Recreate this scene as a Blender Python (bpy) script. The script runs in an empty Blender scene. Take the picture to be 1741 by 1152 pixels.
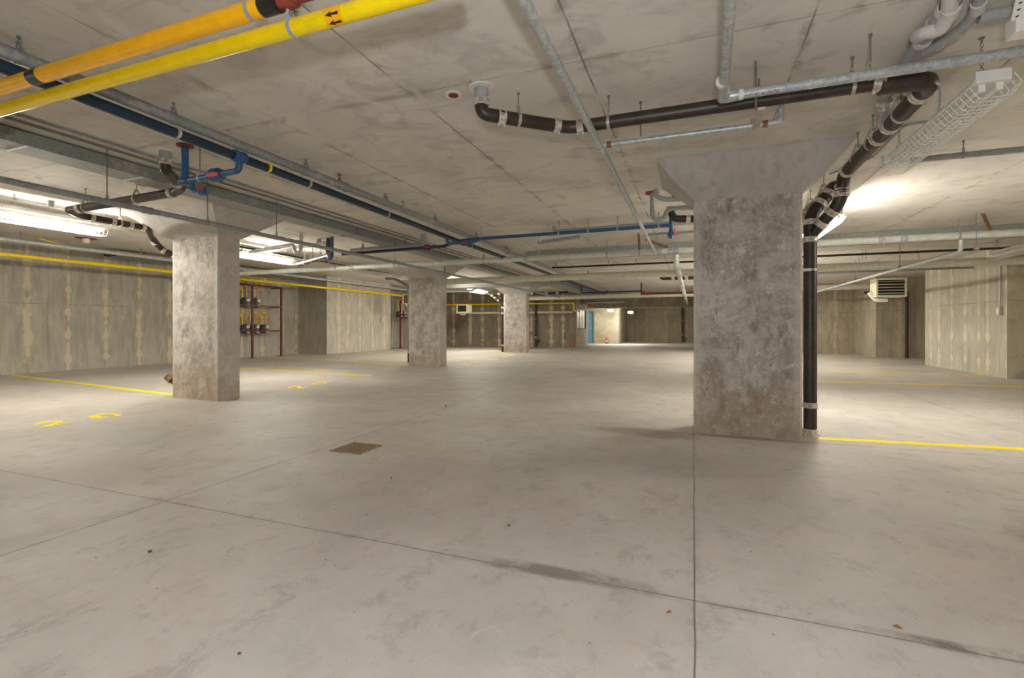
import bpy, math, random
from mathutils import Vector, Matrix
random.seed(7)
S = bpy.context.scene
COL = S.collection
PI = math.pi
# ------------------------------------------------------------------ camera
YAW = math.radians(20.59); CA, SA = math.cos(YAW), math.sin(YAW)
FX, CX, HY, CH = 820.0, 870.5, 553.0, 1.2
cam = bpy.data.cameras.new('camera'); co = bpy.data.objects.new('camera', cam); COL.objects.link(co)
co.location = (0, 0, CH); co.rotation_euler = (PI/2, 0, YAW)
cam.sensor_fit = 'HORIZONTAL'; cam.sensor_width = 36; cam.lens = FX/1741*36
cam.shift_y = (HY-576)/1741; cam.clip_start = .05; cam.clip_end = 200
S.camera = co
def world(q, d, z): return Vector((d*(q*CA-SA), d*(q*SA+CA), z))
def atz(x, y, z):
    q = (x-CX)/FX; d = FX*(z-CH)/(HY-y); return world(q, d, z)
def atY(x, y, Y):
    q = (x-CX)/FX; d = Y/(q*SA+CA); return world(q, d, CH+(HY-y)/FX*d)
def atX(x, y, X):
    q = (x-CX)/FX; d = X/(q*CA-SA); return world(q, d, CH+(HY-y)/FX*d)
def atD(x, y, d):
    return world((x-CX)/FX, d, CH+(HY-y)/FX*d)
def Yof(x, X): return atX(x, HY, X).y
def Xof(x, Y): return atY(x, HY, Y).x
def zc(X): return 3.0 if X > -8.6 else 3.0+(-8.6-X)*.045
# ------------------------------------------------------------------ materials
def lin(c): return tuple(((v/255)/12.92 if v/255 <= .04045 else ((v/255+.055)/1.055)**2.4) for v in c)+(1,)
class NT:
    def __init__(s, name):
        s.m = bpy.data.materials.new(name); s.m.use_nodes = True
        s.t = s.m.node_tree; s.b = s.t.nodes['Principled BSDF']
    def n(s, typ, **kw):
        nd = s.t.nodes.new(typ)
        for k, v in kw.items():
            if k.startswith('i_'):
                key = k[2:]; key = int(key) if key.isdigit() else key
                if hasattr(v, 'node'): s.t.links.new(v, nd.inputs[key])
                else: nd.inputs[key].default_value = v
            else: setattr(nd, k, v)
        return nd
    def L(s, a, b): s.t.links.new(a, b)
    def math(s, op, a, b=0.0, c=0.0):
        nd = s.n('ShaderNodeMath', operation=op)
        for i, v in enumerate((a, b, c)):
            if hasattr(v, 'node'): s.L(v, nd.inputs[i])
            else: nd.inputs[i].default_value = v
        return nd.outputs[0]
    def mix(s, f, a, b, mode='MIX'):
        nd = s.n('ShaderNodeMix', data_type='RGBA', blend_type=mode)
        for k, v in ((0, f), (6, a), (7, b)):
            if hasattr(v, 'node'): s.L(v, nd.inputs[k])
            else: nd.inputs[k].default_value = v
        return nd.outputs[2]
    def ss(s, v, lo, hi):      # smooth 0..1 of v between lo and hi
        nd = s.n('ShaderNodeMapRange', interpolation_type='SMOOTHSTEP', i_1=lo, i_2=hi)
        s.L(v, nd.inputs[0]); return nd.outputs[0]
    def noise(s, vec, scale, det=4, rough=.55, dist=0):
        nd = s.n('ShaderNodeTexNoise', i_Scale=scale, i_Detail=det, i_Roughness=rough, i_Distortion=dist)
        if vec is not None: s.L(vec, nd.inputs['Vector'])
        return nd.outputs['Fac']
    def pos(s): return s.n('ShaderNodeNewGeometry').outputs['Position']
    def scale(s, vec, sc):
        nd = s.n('ShaderNodeVectorMath', operation='MULTIPLY', i_1=sc); s.L(vec, nd.inputs[0]); return nd.outputs[0]
    def xyz(s, vec):
        nd = s.n('ShaderNodeSeparateXYZ'); s.L(vec, nd.inputs[0]); return nd.outputs
    def bump(s, h, st=.3, dist=.01):
        nd = s.n('ShaderNodeBump', i_Strength=st, i_Distance=dist); s.L(h, nd.inputs['Height']); s.L(nd.outputs[0], s.b.inputs['Normal'])
    def out(s, col, rough=.7, metal=0.0, spec=.5):
        for k, v in (('Base Color', col), ('Roughness', rough), ('Metallic', metal), ('Specular IOR Level', spec)):
            if hasattr(v, 'node'): s.L(v, s.b.inputs[k])
            else: s.b.inputs[k].default_value = v
        return s.m
def simple(name, c, rough=.5, metal=0.0, var=.12, scale=14, spec=.5):
    t = NT(name); p = t.pos(); n = t.noise(p, scale, 5)
    a = lin(c); lo = tuple(v*(1-var) for v in a[:3])+(1,); hi = tuple(min(1, v*(1+var)) for v in a[:3])+(1,)
    return t.out(t.mix(t.ss(n, .3, .7), lo, hi), rough, metal, spec)
def mat_floor():
    t = NT('floor_concrete'); p = t.pos(); x, y, z = t.xyz(p)
    big = t.noise(p, .55, 5, .6, .4); mid = t.noise(t.scale(p, (1, 1.5, 1)), 2.4, 11, .76, .3); fine = t.noise(p, 38, 3, .6)
    c = t.mix(t.ss(big, .33, .68), lin((176, 168, 160)), lin((196, 190, 182)))
    c = t.mix(t.math('MULTIPLY', t.ss(mid, .52, .75), .55), c, lin((164, 154, 144)))
    mid2 = t.noise(t.scale(p, (1.3, 1, 1)), 1.25, 9, .74, .4)
    c = t.mix(t.math('MULTIPLY', t.ss(mid2, .5, .72), .45), c, lin((186, 186, 176)))
    blot = t.noise(t.scale(p, (1, 1, 1)), 1.1, 9, .7, .5)
    c = t.mix(t.math('MULTIPLY', t.ss(blot, .53, .68), .5), c, lin((194, 176, 163)))
    c = t.mix(t.math('MULTIPLY', t.ss(fine, .55, .8), .22), c, lin((112, 104, 95)))
    m4 = t.noise(t.scale(p, (1.2, .9, 1)), 4.2, 11, .8, .25); c = t.mix(t.math('MULTIPLY', t.ss(m4, .5, .64), .6), c, lin((156, 146, 137)))
    m6 = t.noise(t.scale(p, (.7, 1.4, 1)), 1.7, 10, .74, .6); c = t.mix(t.math('MULTIPLY', t.ss(m6, .5, .62), .4), c, lin((172, 172, 164)))
    m5 = t.noise(p, 7.5, 8, .75, .8); c = t.mix(t.math('MULTIPLY', t.ss(m5, .56, .7), .35), c, lin((208, 202, 194)))
    sp = t.noise(p, 23, 2, .5); c = t.mix(t.math('MULTIPLY', t.ss(sp, .74, .78), .7), c, lin((88, 78, 70)))
    wob = t.math('MULTIPLY', t.math('SUBTRACT', t.noise(p, 1.1, 2), .5), .025)
    hgt = None
    def cut(v, at, w=.0042, halo=.05, hn=.4):
        nonlocal c
        d = t.math('ABSOLUTE', t.math('SUBTRACT', t.math('ADD', v, wob), at))
        h = t.math('MULTIPLY', t.math('SUBTRACT', 1.0, t.ss(d, 0.0, halo)), t.math('MULTIPLY', t.ss(mid, .45, .7), hn))
        c = t.mix(h, c, lin((104, 94, 84)))
        l = t.math('SUBTRACT', 1.0, t.ss(d, w*.5, w*1.3))
        c = t.mix(t.math('MULTIPLY', l, .8), c, lin((104, 88, 74)))
    for at in (-7.1, -3.38, .005, 3.45, 6.9): cut(x, at)
    for at in (-1.2, 2.25, 5.72, 9.2, 12.7, 16.2, 19.7): cut(y, at)
    # dirt smeared along the second joint, tyre-worn
    m = t.math('MULTIPLY', t.math('SUBTRACT', 1.0, t.ss(t.math('ABSOLUTE', t.math('SUBTRACT', y, 2.27)), .03, .075)),
               t.math('MULTIPLY', t.ss(x, -1.35, -.85), t.math('SUBTRACT', 1.0, t.ss(x, -.35, .15))))
    c = t.mix(t.math('MULTIPLY', m, t.ss(mid, .34, .6)), c, lin((134, 127, 117)))
    m = t.math('MULTIPLY', t.math('SUBTRACT', 1.0, t.ss(t.math('ABSOLUTE', t.math('SUBTRACT', y, 2.27)), .012, .05)), t.ss(x, .35, .9))
    c = t.mix(t.math('MULTIPLY', m, t.ss(mid, .36, .6)), c, lin((116, 108, 98)))
    # rust-brown stains on the slab, dirt along the column foot and a painted column shadow
    def stain_or_shade(cx, cy, sx, sy, col, k):
        nonlocal c
        dx = t.math('DIVIDE', t.math('SUBTRACT', x, cx), sx); dy = t.math('DIVIDE', t.math('SUBTRACT', y, cy), sy)
        r = t.math('SQRT', t.math('ADD', t.math('MULTIPLY', dx, dx), t.math('MULTIPLY', dy, dy)))
        r = t.math('ADD', r, t.math('MULTIPLY', t.math('SUBTRACT', mid, .5), 2.2))
        c = t.mix(t.math('MULTIPLY', t.math('SUBTRACT', 1.0, t.ss(r, .3, 1.1)), k), c, lin(col))
    stain_or_shade(2.05, 3.5, .42, .38, (122, 98, 80), .55)
    stain_or_shade(2.4, 3.1, .5, .3, (134, 108, 90), .45)
    stain_or_shade(-.5, 5.6, .75, .3, (120, 104, 84), .6)  # big column's cast shadow, painted into the floor colour left of its foot
    stain_or_shade(-.1, 4.5, .7, .5, (134, 128, 122), .35)
    stain_or_shade(-2.4, 4.1, .5, .35, (196, 186, 160), .4)
    stain_or_shade(-4.6, 2.6, .8, .5, (150, 128, 112), .3)
    stain_or_shade(.55, 5.7, .75, .1, (120, 98, 78), .6)
    rg = t.n('ShaderNodeMapRange', i_1=.3, i_2=.7, i_3=.5, i_4=.66); t.L(mid, rg.inputs[0])
    t.bump(t.math('ADD', mid, t.math('MULTIPLY', fine, .3)), .12, .006)
    return t.out(c, rg.outputs[0], 0, .3)
def mat_ceiling():
    t = NT('ceiling_concrete'); p = t.pos(); x, y, z = t.xyz(p)
    big = t.noise(t.scale(p, (1, .7, 1)), .9, 6, .62, .6); mid = t.noise(p, 3.2, 8, .66, .9); fine = t.noise(p, 30, 3)
    c = t.mix(t.ss(big, .32, .68), lin((203, 198, 190)), lin((220, 215, 206)))
    c = t.mix(t.math('MULTIPLY', t.ss(mid, .5, .68), .6), c, lin((182, 175, 168)))
    m3 = t.noise(t.scale(p, (.5, 1.2, 1)), 2.4, 9, .72, 1.2); c = t.mix(t.math('MULTIPLY', t.ss(m3, .52, .66), .45), c, lin((176, 170, 164)))
    c = t.mix(t.math('MULTIPLY', t.ss(t.noise(p, 1.7, 5, .6, 1.2), .54, .72), .45), c, lin((216, 206, 184)))
    c = t.mix(t.math('MULTIPLY', t.ss(fine, .6, .8), .25), c, lin((128, 120, 112)))
    # form-board joints: long ones down the bay, cross ones staggered
    wob = t.math('MULTIPLY', t.math('SUBTRACT', t.noise(p, .8, 2), .5), .035)
    brk = t.ss(t.noise(t.scale(p, (.8, .8, .8)), 1.9, 4), .36, .6)
    def joint(v, first, per, w, k, col):
        nonlocal c
        fr = t.math('FRACT', t.math('ADD', t.math('DIVIDE', t.math('SUBTRACT', t.math('ADD', v, wob), first), per), 50.5))
        d = t.math('MULTIPLY', t.math('ABSOLUTE', t.math('SUBTRACT', fr, .5)), per)
        l = t.math('MULTIPLY', t.math('SUBTRACT', 1.0, t.ss(d, w*.4, w*1.6)), t.math('MULTIPLY', brk, k)); c = t.mix(l, c, lin(col))
        h = t.math('MULTIPLY', t.math('SUBTRACT', 1.0, t.ss(d, w, .07)), t.math('MULTIPLY', t.ss(mid, .46, .66), .5)); c = t.mix(h, c, lin((146, 138, 128)))
    joint(x, -.7, 1.355, .006, .85, (92, 82, 74))
    joint(y, 3.24, 2.96, .004, .65, (112, 100, 90))
    t.bump(mid, .08, .006)
    return t.out(c, .8, 0, .25)
def mat_wall(name, axis, first, per, base, dark, streak, ks=.8, wid=.055, jit=.5):
    t = NT(name); p = t.pos(); xs = t.xyz(p); u = xs[0] if axis == 'x' else xs[1]; z = xs[2]
    st = t.noise(t.scale(p, (2.2, 2.2, .6)), 2.3, 11, .76, .15); vs = t.noise(t.scale(p, (9, 9, .35)), 1.3, 4, .6); fine = t.noise(p, 34, 3)
    blotch = t.noise(p, 1.5, 9, .72, .3)
    c = t.mix(t.ss(st, .3, .72), lin(dark), lin(base))
    c = t.mix(t.math('MULTIPLY', t.ss(vs, .52, .72), .4), c, lin(tuple(int(v*.82) for v in dark)))
    c = t.mix(t.math('MULTIPLY', t.ss(blotch, .54, .72), .5), c, lin(tuple(min(255, int(v*1.09)) for v in base)))
    cu = t.math('ADD', t.math('DIVIDE', t.math('SUBTRACT', u, first), per), 50.5); fr = t.math('FRACT', cu)
    wn = t.n('ShaderNodeTexWhiteNoise', noise_dimensions='1D'); t.L(t.math('FLOOR', cu), wn.inputs['W']); rv = wn.outputs['Value']
    d = t.math('MULTIPLY', t.math('ABSOLUTE', t.math('SUBTRACT', fr, t.math('ADD', .5, t.math('MULTIPLY', t.math('SUBTRACT', rv, .5), jit)))), per)
    # patched tie holes make the seam swell at regular heights
    zf = t.math('ABSOLUTE', t.math('SUBTRACT', t.math('FRACT', t.math('DIVIDE', z, .62)), .5))
    w = t.math('ADD', t.math('MULTIPLY', wid, t.math('ADD', .5, rv)), t.math('MULTIPLY', t.math('SUBTRACT', 1.0, t.ss(zf, .04, .22)), .055))
    w = t.math('ADD', w, t.math('MULTIPLY', t.math('SUBTRACT', t.noise(t.scale(p, (1, 1, 1.3)), 3.4, 5, .65), .5), .28))
    m = t.math('MULTIPLY', t.math('SUBTRACT', 1.0, t.ss(t.math('DIVIDE', d, t.math('MAXIMUM', w, .012)), .55, 1.15)), ks)
    m = t.math('MULTIPLY', m, t.ss(t.noise(t.scale(p, (.8, .8, 1.1)), 1.5, 2), .32, .46))
    c = t.mix(m, c, lin(streak))
    pj = t.math('ABSOLUTE', t.math('SUBTRACT', z, t.math('ADD', 1.75, t.math('MULTIPLY', fine, .02))))
    c = t.mix(t.math('MULTIPLY', t.math('SUBTRACT', 1.0, t.ss(pj, .004, .016)), t.math('MULTIPLY', t.ss(blotch, .42, .6), .5)), c, lin((96, 88, 78)))
    c = t.mix(t.math('MULTIPLY', t.ss(fine, .6, .8), .22), c, lin((100, 94, 86)))
    t.bump(st, .12, .01)
    return t.out(c, .85, 0, .2)
def mat_column():
    t = NT('column_concrete'); p = t.pos(); x, y, z = t.xyz(p)
    lx = t.xyz(t.n('ShaderNodeTexCoord').outputs['Object'])[0]
    a = t.noise(p, 3.4, 12, .8, .3); b = t.noise(t.scale(p, (2.2, 2.2, .8)), 3.2, 11, .78, .4); fine = t.noise(p, 42, 5, .65)
    v = t.noise(p, 7.5, 10, .82, .4); sc = t.noise(t.scale(p, (1, 1, 1)), 3.1, 7, .68, 2.6)
    c = t.mix(t.ss(a, .38, .64), lin((158, 149, 141)), lin((202, 196, 188)))
    c = t.mix(t.math('MULTIPLY', t.ss(b, .5, .64), .75), c, lin((124, 115, 109)))
    c = t.mix(t.math('MULTIPLY', t.ss(v, .55, .63), .8), c, lin((220, 214, 206)))
    ring = t.math('SUBTRACT', 1.0, t.ss(t.math('ABSOLUTE', t.math('SUBTRACT', sc, .56)), .003, .022))
    c = t.mix(t.math('MULTIPLY', ring, t.math('MULTIPLY', t.ss(a, .5, .6), .35)), c, lin((224, 218, 208)))
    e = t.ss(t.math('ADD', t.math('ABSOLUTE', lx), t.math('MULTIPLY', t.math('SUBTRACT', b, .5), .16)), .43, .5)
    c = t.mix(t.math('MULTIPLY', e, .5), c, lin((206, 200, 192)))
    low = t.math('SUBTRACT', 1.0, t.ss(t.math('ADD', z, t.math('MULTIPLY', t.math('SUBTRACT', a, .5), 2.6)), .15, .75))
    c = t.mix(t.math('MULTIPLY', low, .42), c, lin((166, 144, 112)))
    c = t.mix(t.math('MULTIPLY', t.ss(fine, .56, .74), .35), c, lin((112, 104, 98)))
    pit = t.noise(p, 16, 2); c = t.mix(t.math('MULTIPLY', t.ss(pit, .75, .78), .7), c, lin((96, 88, 82)))
    t.bump(t.math('ADD', a, t.math('MULTIPLY', fine, .25)), .14, .01)
    return t.out(c, .8, 0, .25)
def mat_galv(name, c=(200, 204, 204), dark=(164, 169, 170), rough=.4, metal=.3):
    t = NT(name); p = t.pos()
    n = t.noise(p, 22, 5, .7, 1.0); m = t.noise(t.scale(p, (1, 1, 1)), 5, 5, .6)
    col = t.mix(t.ss(n, .38, .66), lin(dark), lin(c)); col = t.mix(t.math('MULTIPLY', t.ss(m, .58, .75), .4), col, lin((218, 220, 216)))
    return t.out(col, rough, metal, .5)
def mat_iron():
    t = NT('cast_iron_black'); p = t.pos(); n = t.noise(p, 9, 6, .7, .6)
    c = t.mix(t.ss(n, .35, .75), lin((44, 36, 31)), lin((70, 54, 44))); c = t.mix(t.math('MULTIPLY', t.ss(t.noise(p, 28, 4), .64, .78), .35), c, lin((132, 112, 92)))
    return t.out(c, .42, 0, .5)
def mat_band():
    t = NT('coupling_band'); p = t.pos(); n = t.noise(p, 30, 4)
    return t.out(t.mix(t.ss(n, .35, .65), lin((176, 166, 152)), lin((226, 218, 204))), .38, .35, .5)
def emis(name, c, st):
    t = NT(name); t.b.inputs['Emission Color'].default_value = c; t.b.inputs['Emission Strength'].default_value = st
    return t.out((.8, .8, .8, 1), .4)
def mat_block():
    t = NT('block_masonry'); p = t.pos(); x, y, z = t.xyz(p)
    br = t.n('ShaderNodeTexBrick', i_Scale=1.0); br.inputs['Brick Width'].default_value = .4; br.inputs['Row Height'].default_value = .2; br.inputs['Mortar Size'].default_value = .006
    cv = t.n('ShaderNodeCombineXYZ'); t.L(t.math('ADD', x, y), cv.inputs[0]); t.L(z, cv.inputs[1]); t.L(cv.outputs[0], br.inputs['Vector'])
    br.inputs['Color1'].default_value = lin((176, 168, 146)); br.inputs['Color2'].default_value = lin((158, 150, 130)); br.inputs['Mortar'].default_value = lin((140, 132, 116))
    c = t.mix(t.math('MULTIPLY', t.ss(t.noise(p, 3, 5), .4, .7), .3), br.outputs['Color'], lin((186, 180, 160)))
    return t.out(c, .85, 0, .2)
M = dict(cap=mat_wall('capital_concrete', 'x', 50, 90, (196, 191, 185), (176, 171, 166), (200, 195, 185), 0), palegalv=simple('painted_pale_pipe', (206, 209, 200), .38, .1, .08, 9), 
    floor=mat_floor(), ceil=mat_ceiling(), col=mat_column(), block=mat_block(),
    wl=mat_wall('wall_concrete_left', 'y', 7.04, .88, (188, 182, 168), (156, 151, 138), (212, 197, 166), .8, .045, .06),
    wx=mat_wall('wall_concrete_pale', 'y', 16.6, .82, (198, 191, 176), (164, 158, 146), (214, 200, 172), .75, .045),
    wf=mat_wall('wall_concrete_far', 'x', -7.4, .95, (158, 146, 128), (122, 113, 100), (206, 190, 162), .85, .08),
    wr=mat_wall('wall_concrete_right', 'y', 14.75, .62, (190, 184, 168), (162, 156, 142), (214, 203, 174), .75, .03, .6),
    wd=mat_wall('wall_concrete_grey', 'x', 2.0, 1.25, (184, 173, 152), (150, 141, 124), (206, 192, 164), .5),
    galv=mat_galv('galvanised_pipe'), galv2=mat_galv('dull_galvanised_pipe', (158, 160, 160), (134, 136, 136), .45, .2),
    sheet=mat_galv('duct_sheet_metal', (160, 164, 158), (140, 144, 140), .5, .2),
    rod=simple('threaded_rod', (128, 124, 114), .5, .3), strut=simple('strut_steel', (190, 186, 174), .4, .5),
    iron=mat_iron(), band=mat_band(),
    yel=simple('yellow_gas_paint', (244, 214, 8), .22, 0, .05), ora=simple('amber_gas_paint', (246, 182, 6), .22, 0, .05),
    blk=simple('black_tape', (42, 34, 28), .35), yel2=simple('floor_marking_paint', (250, 222, 6), .6, 0, .06, 30),
    blue=simple('blue_pipe_paint', (46, 92, 136), .38, 0, .15), blued=simple('dark_blue_pipe_paint', (24, 48, 70), .4, 0, .15),
    pvc=simple('grey_vent_plastic', (164, 164, 164), .35, 0, .08), pvcw=simple('pale_drain_plastic', (204, 202, 200), .3, 0, .06),
    cream=simple('cream_insulation', (214, 210, 190), .6, 0, .08), white=simple('white_enamel', (236, 236, 230), .4, 0, .03),
    red=simple('red_handle', (208, 24, 28), .4, 0, .06), rust=simple('rusty_brace', (126, 88, 54), .7, 0, .3), stand=simple('dark_red_standpipe', (66, 30, 26), .5),
    caulk=simple('red_firestop', (136, 58, 44), .7, 0, .2), plas=simple('white_plaster_ring', (222, 218, 208), .8, 0, .08),
    maroon=simple('maroon_frame', (104, 30, 34), .5), meter=simple('meter_grey', (66, 70, 72), .5), face=simple('meter_plate', (222, 222, 222), .4),
    beige=simple('beige_enamel', (222, 212, 184), .5, 0, .04), dark=simple('dark_cavity', (22, 22, 24), .6), brown=simple('dark_brown_door', (58, 40, 32), .6),
    door=simple('blue_door_paint', (110, 150, 180), .4, 0, .05), green=simple('green_tag', (60, 190, 90), .5), tag=simple('cardboard_tag', (222, 204, 164), .7),
    blu2=simple('blue_emblem', (44, 62, 150), .4), orange=simple('orange_paint_mark', (214, 92, 60), .6), drain=simple('drain_iron', (140, 116, 90), .8, .1, .4, 40), sump=simple('drain_sump', (58, 46, 36), .9),
    leaf=simple('dry_leaf', (150, 84, 44), .7), stone=simple('pebble_grey', (84, 80, 80), .7), tube=simple('unlit_tube', (226, 222, 220), .25, 0, .02),
    lit=emis('lit_tube', (1.0, .955, .85, 1), 60), cable=simple('grey_flex', (168, 172, 180), .4), pale=simple('pale_conduit', (206, 206, 194), .4, .2),
)
# ------------------------------------------------------------------ mesh building
class MB:
    def __init__(s): s.v, s.f = [], []
    def add(s, vs, fs):
        b = len(s.v); s.v += [Vector(v) for v in vs]; s.f += [tuple(b+i for i in f) for f in fs]; return s
    def box(s, x0, x1, y0, y1, z0, z1):
        x0, x1 = sorted((x0, x1)); y0, y1 = sorted((y0, y1)); z0, z1 = sorted((z0, z1))
        return s.add([(x, y, z) for z in (z0, z1) for y in (y0, y1) for x in (x0, x1)],
                     [(0, 2, 3, 1), (4, 5, 7, 6), (0, 1, 5, 4), (2, 6, 7, 3), (0, 4, 6, 2), (1, 3, 7, 5)])
    def beam(s, p0, p1, w, h, up=(0, 0, 1)):      # rectangular bar from p0 to p1
        p0, p1 = Vector(p0), Vector(p1); a = (p1-p0).normalized(); up = Vector(up)
        if abs(a.dot(up)) > .99: up = Vector((0, 1, 0))
        r = a.cross(up).normalized(); u = r.cross(a)
        c = [r*sx*w/2+u*sy*h/2 for sx, sy in ((-1, -1), (1, -1), (1, 1), (-1, 1))]
        return s.add([p0+k for k in c]+[p1+k for k in c], [(3, 2, 1, 0), (4, 5, 6, 7)]+[(i, (i+1) % 4, 4+(i+1) % 4, 4+i) for i in range(4)])
    def cyl(s, p0, p1, r, r1=None, n=16):
        return s.rings([(Vector(p0), r), (Vector(p1), r if r1 is None else r1)], n)
    def rings(s, pr, n=16):                        # loft of circles along points, capped
        pts = [Vector(p) for p, _ in pr]; m = len(pts); b = len(s.v)
        tang = []
        for i in range(m):
            a = (pts[min(i+1, m-1)]-pts[i]); c = (pts[i]-pts[max(i-1, 0)])
            a = a.normalized() if a.length > 1e-9 else Vector(); c = c.normalized() if c.length > 1e-9 else Vector()
            t = a+c; tang.append(t.normalized() if t.length > 1e-9 else Vector((0, 0, 1)))
        t0 = tang[0]; ref = Vector((0, 0, 1)) if abs(t0.z) < .9 else Vector((1, 0, 0)); u = t0.cross(ref).normalized()
        for i in range(m):
            u = (u-tang[i]*u.dot(tang[i])).normalized(); w = tang[i].cross(u)
            for k in range(n):
                a = 2*PI*k/n; s.v.append(pts[i]+(u*math.cos(a)+w*math.sin(a))*pr[i][1])
        for i in range(m-1):
            for k in range(n):
                k2 = (k+1) % n; s.f.append((b+i*n+k, b+i*n+k2, b+(i+1)*n+k2, b+(i+1)*n+k))
        s.f.append(tuple(b+k for k in reversed(range(n)))); s.f.append(tuple(b+(m-1)*n+k for k in range(n)))
        return s
    def tube(s, pts, r, bend=None, n=14, seg=7):
        pts = [Vector(p) for p in pts]; bend = r*2.2 if bend is None else bend; out = [pts[0]]
        for i in range(1, len(pts)-1):
            a, b, c = pts[i-1], pts[i], pts[i+1]
            d0, d1 = (a-b), (c-b); l = min(bend, d0.length*.49, d1.length*.49); p, q = b+d0.normalized()*l, b+d1.normalized()*l
            for k in range(seg+1):
                t = k/seg; out.append(p*(1-t)**2+b*2*t*(1-t)+q*t*t)
        out.append(pts[-1])
        return s.rings([(p, r) for p in out], n)
    def poly(s, pts, z0, z1):                      # flat outline in x,y raised z0..z1
        n = len(pts)
        area = sum(pts[i][0]*pts[(i+1) % n][1]-pts[(i+1) % n][0]*pts[i][1] for i in range(n))
        if area < 0: pts = pts[::-1]
        return s.add([(p[0], p[1], z0) for p in pts]+[(p[0], p[1], z1) for p in pts],
                     [tuple(reversed(range(n))), tuple(range(n, 2*n))]+[(i, (i+1) % n, n+(i+1) % n, n+i) for i in range(n)])
    def torus(s, c, axis, R, r, n=18, k=6):
        axis = Vector(axis).normalized(); ref = Vector((0, 0, 1)) if abs(axis.z) < .9 else Vector((1, 0, 0))
        u = axis.cross(ref).normalized(); w = axis.cross(u); b = len(s.v); c = Vector(c)
        for i in range(n):
            a = 2*PI*i/n; d = u*math.cos(a)+w*math.sin(a)
            for j in range(k):
                e = 2*PI*j/k; s.v.append(c+d*(R+r*math.cos(e))+axis*r*math.sin(e))
        for i in range(n):
            for j in range(k): s.f.append((b+i*k+j, b+((i+1) % n)*k+j, b+((i+1) % n)*k+(j+1) % k, b+i*k+(j+1) % k))
        return s
    def build(s, name, mat, parent=None, bevel=0):
        L = LOC.get(parent.name, Vector()) if parent else Vector()
        me = bpy.data.meshes.new(name); me.from_pydata([tuple(v-L) for v in s.v], [], s.f); me.update()
        me.materials.append(mat)
        for p in me.polygons: p.use_smooth = True
        me.set_sharp_from_angle(angle=math.radians(38))
        o = bpy.data.objects.new(name, me); COL.objects.link(o)
        if parent: o.parent = parent; LOC[o.name] = L
        if bevel:
            b = o.modifiers.new('bevel', 'BEVEL'); b.width = bevel; b.segments = 2; b.limit_method = 'ANGLE'
        return o
LOC = {}
def tag(o, label, cat, group=None, kind=None):
    o['label'] = label; o['category'] = cat
    if group: o['group'] = group
    if kind: o['kind'] = kind
    return o
def thing(name, label, cat, loc, group=None, kind=None):
    o = bpy.data.objects.new(name, None); COL.objects.link(o); o.location = loc; o.empty_display_size = .1
    LOC[o.name] = Vector(loc); return tag(o, label, cat, group, kind)
def struct(name, mb, mat, label, cat, bevel=0):
    return tag(mb.build(name, mat, None, bevel), label, cat, None, 'structure')
def dup(root, loc, label, group=None, rotz=None):
    r = root.copy(); COL.objects.link(r); r.location = loc; r['label'] = label
    if rotz is not None: r.rotation_euler = (0, 0, rotz)
    if group: r['group'] = group
    for ch in root.children:
        c = ch.copy(); COL.objects.link(c); c.parent = r
        for g in ch.children:
            d = g.copy(); COL.objects.link(d); d.parent = c
    return r
V = Vector
# ------------------------------------------------------------------ setting
struct('floor', MB().box(-17, 10, -6.5, 38, -.3, 0), M['floor'], 'sealed grey concrete garage floor with saw-cut joints', 'floor')
c = MB(); prof = [(-17, zc(-17)), (-8.6, 3.0), (10, 3.0), (10, 3.5), (-17, 3.7)]
c.add([(x, -6.5, z) for x, z in prof]+[(x, 38, z) for x, z in prof], [(4, 3, 2, 1, 0), (5, 6, 7, 8, 9)]+[((i+1) % 5, i, 5+i, 5+(i+1) % 5)[::-1] for i in range(5)])
struct('ceiling', c, M['ceil'], 'bare concrete slab ceiling with form-board joint lines', 'ceiling')
struct('wall_left', MB().box(-16.6, -15.65, -6.5, 16, 0, 3.5), M['wl'], 'long grey concrete wall on the left with pale patched seams', 'wall')
struct('wall_left_step', MB().box(-16.6, -14.2, 16, 20.5, 0, 3.5), M['wx'], 'pale concrete wall stepping forward behind the gas meter rack', 'wall')
struct('wall_left_recess', MB().box(-16.6, -15.1, 20.5, 25.4, 0, 3.5), M['wl'], 'concrete wall of the recess behind the far meter rack', 'wall')
struct('wall_far_left', MB().box(-16.6, -5.98, 25.4, 25.8, 0, 3.4), M['wf'], 'dark stained concrete far wall behind the small columns', 'wall')
b = MB().box(-6.3, -6.0, 25.8, 26.2, 0, 3.2).box(-6.3, -6.0, 26.2, 28.6, 0, .98).box(-6.3, -6.0, 26.2, 28.6, 2.12, 3.2).box(-6.3, -6.0, 28.6, 29.1, 0, 3.2)
struct('wall_block', b, M['block'], 'masonry block wall below the tall glazed opening', 'wall')
b = MB().box(-8.5, -7.2, 32.2, 32.5, 0, 3.2).box(-7.2, -6.22, 32.2, 32.5, 2.14, 3.2).box(-6.22, -4.6, 32.2, 32.5, 0, 3.2).box(-4.9, -4.6, 32.5, 37, 0, 3.2)
struct('wall_door', b, M['block'], 'lit block wall beside the blue door', 'wall')
struct('wall_corridor', MB().box(-8.8, -8.5, 25.8, 32.5, 0, 3.2), M['block'], 'end wall of the side passage', 'wall')
struct('wall_far', MB().box(-4.9, 1.9, 36.5, 36.9, 0, 3.2), M['wd'], 'far streaked concrete wall beyond the low beam', 'wall')
struct('wall_middle_right', MB().box(1.6, 9.9, 24.2, 36.9, 0, 3.2), M['wd'], 'concrete wall behind the big right-hand column', 'wall')
struct('wall_right_recess', MB().box(6.4, 9.9, 21.7, 24.2, 0, 3.2), M['wd'], 'dark concrete wall behind the louvred unit heater', 'wall')
struct('wall_right', MB().box(6.62, 9.9, 14.1, 18.2, 0, 3.2), M['wr'], 'pale streaked concrete wall on the right with a switch box', 'wall')
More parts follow.
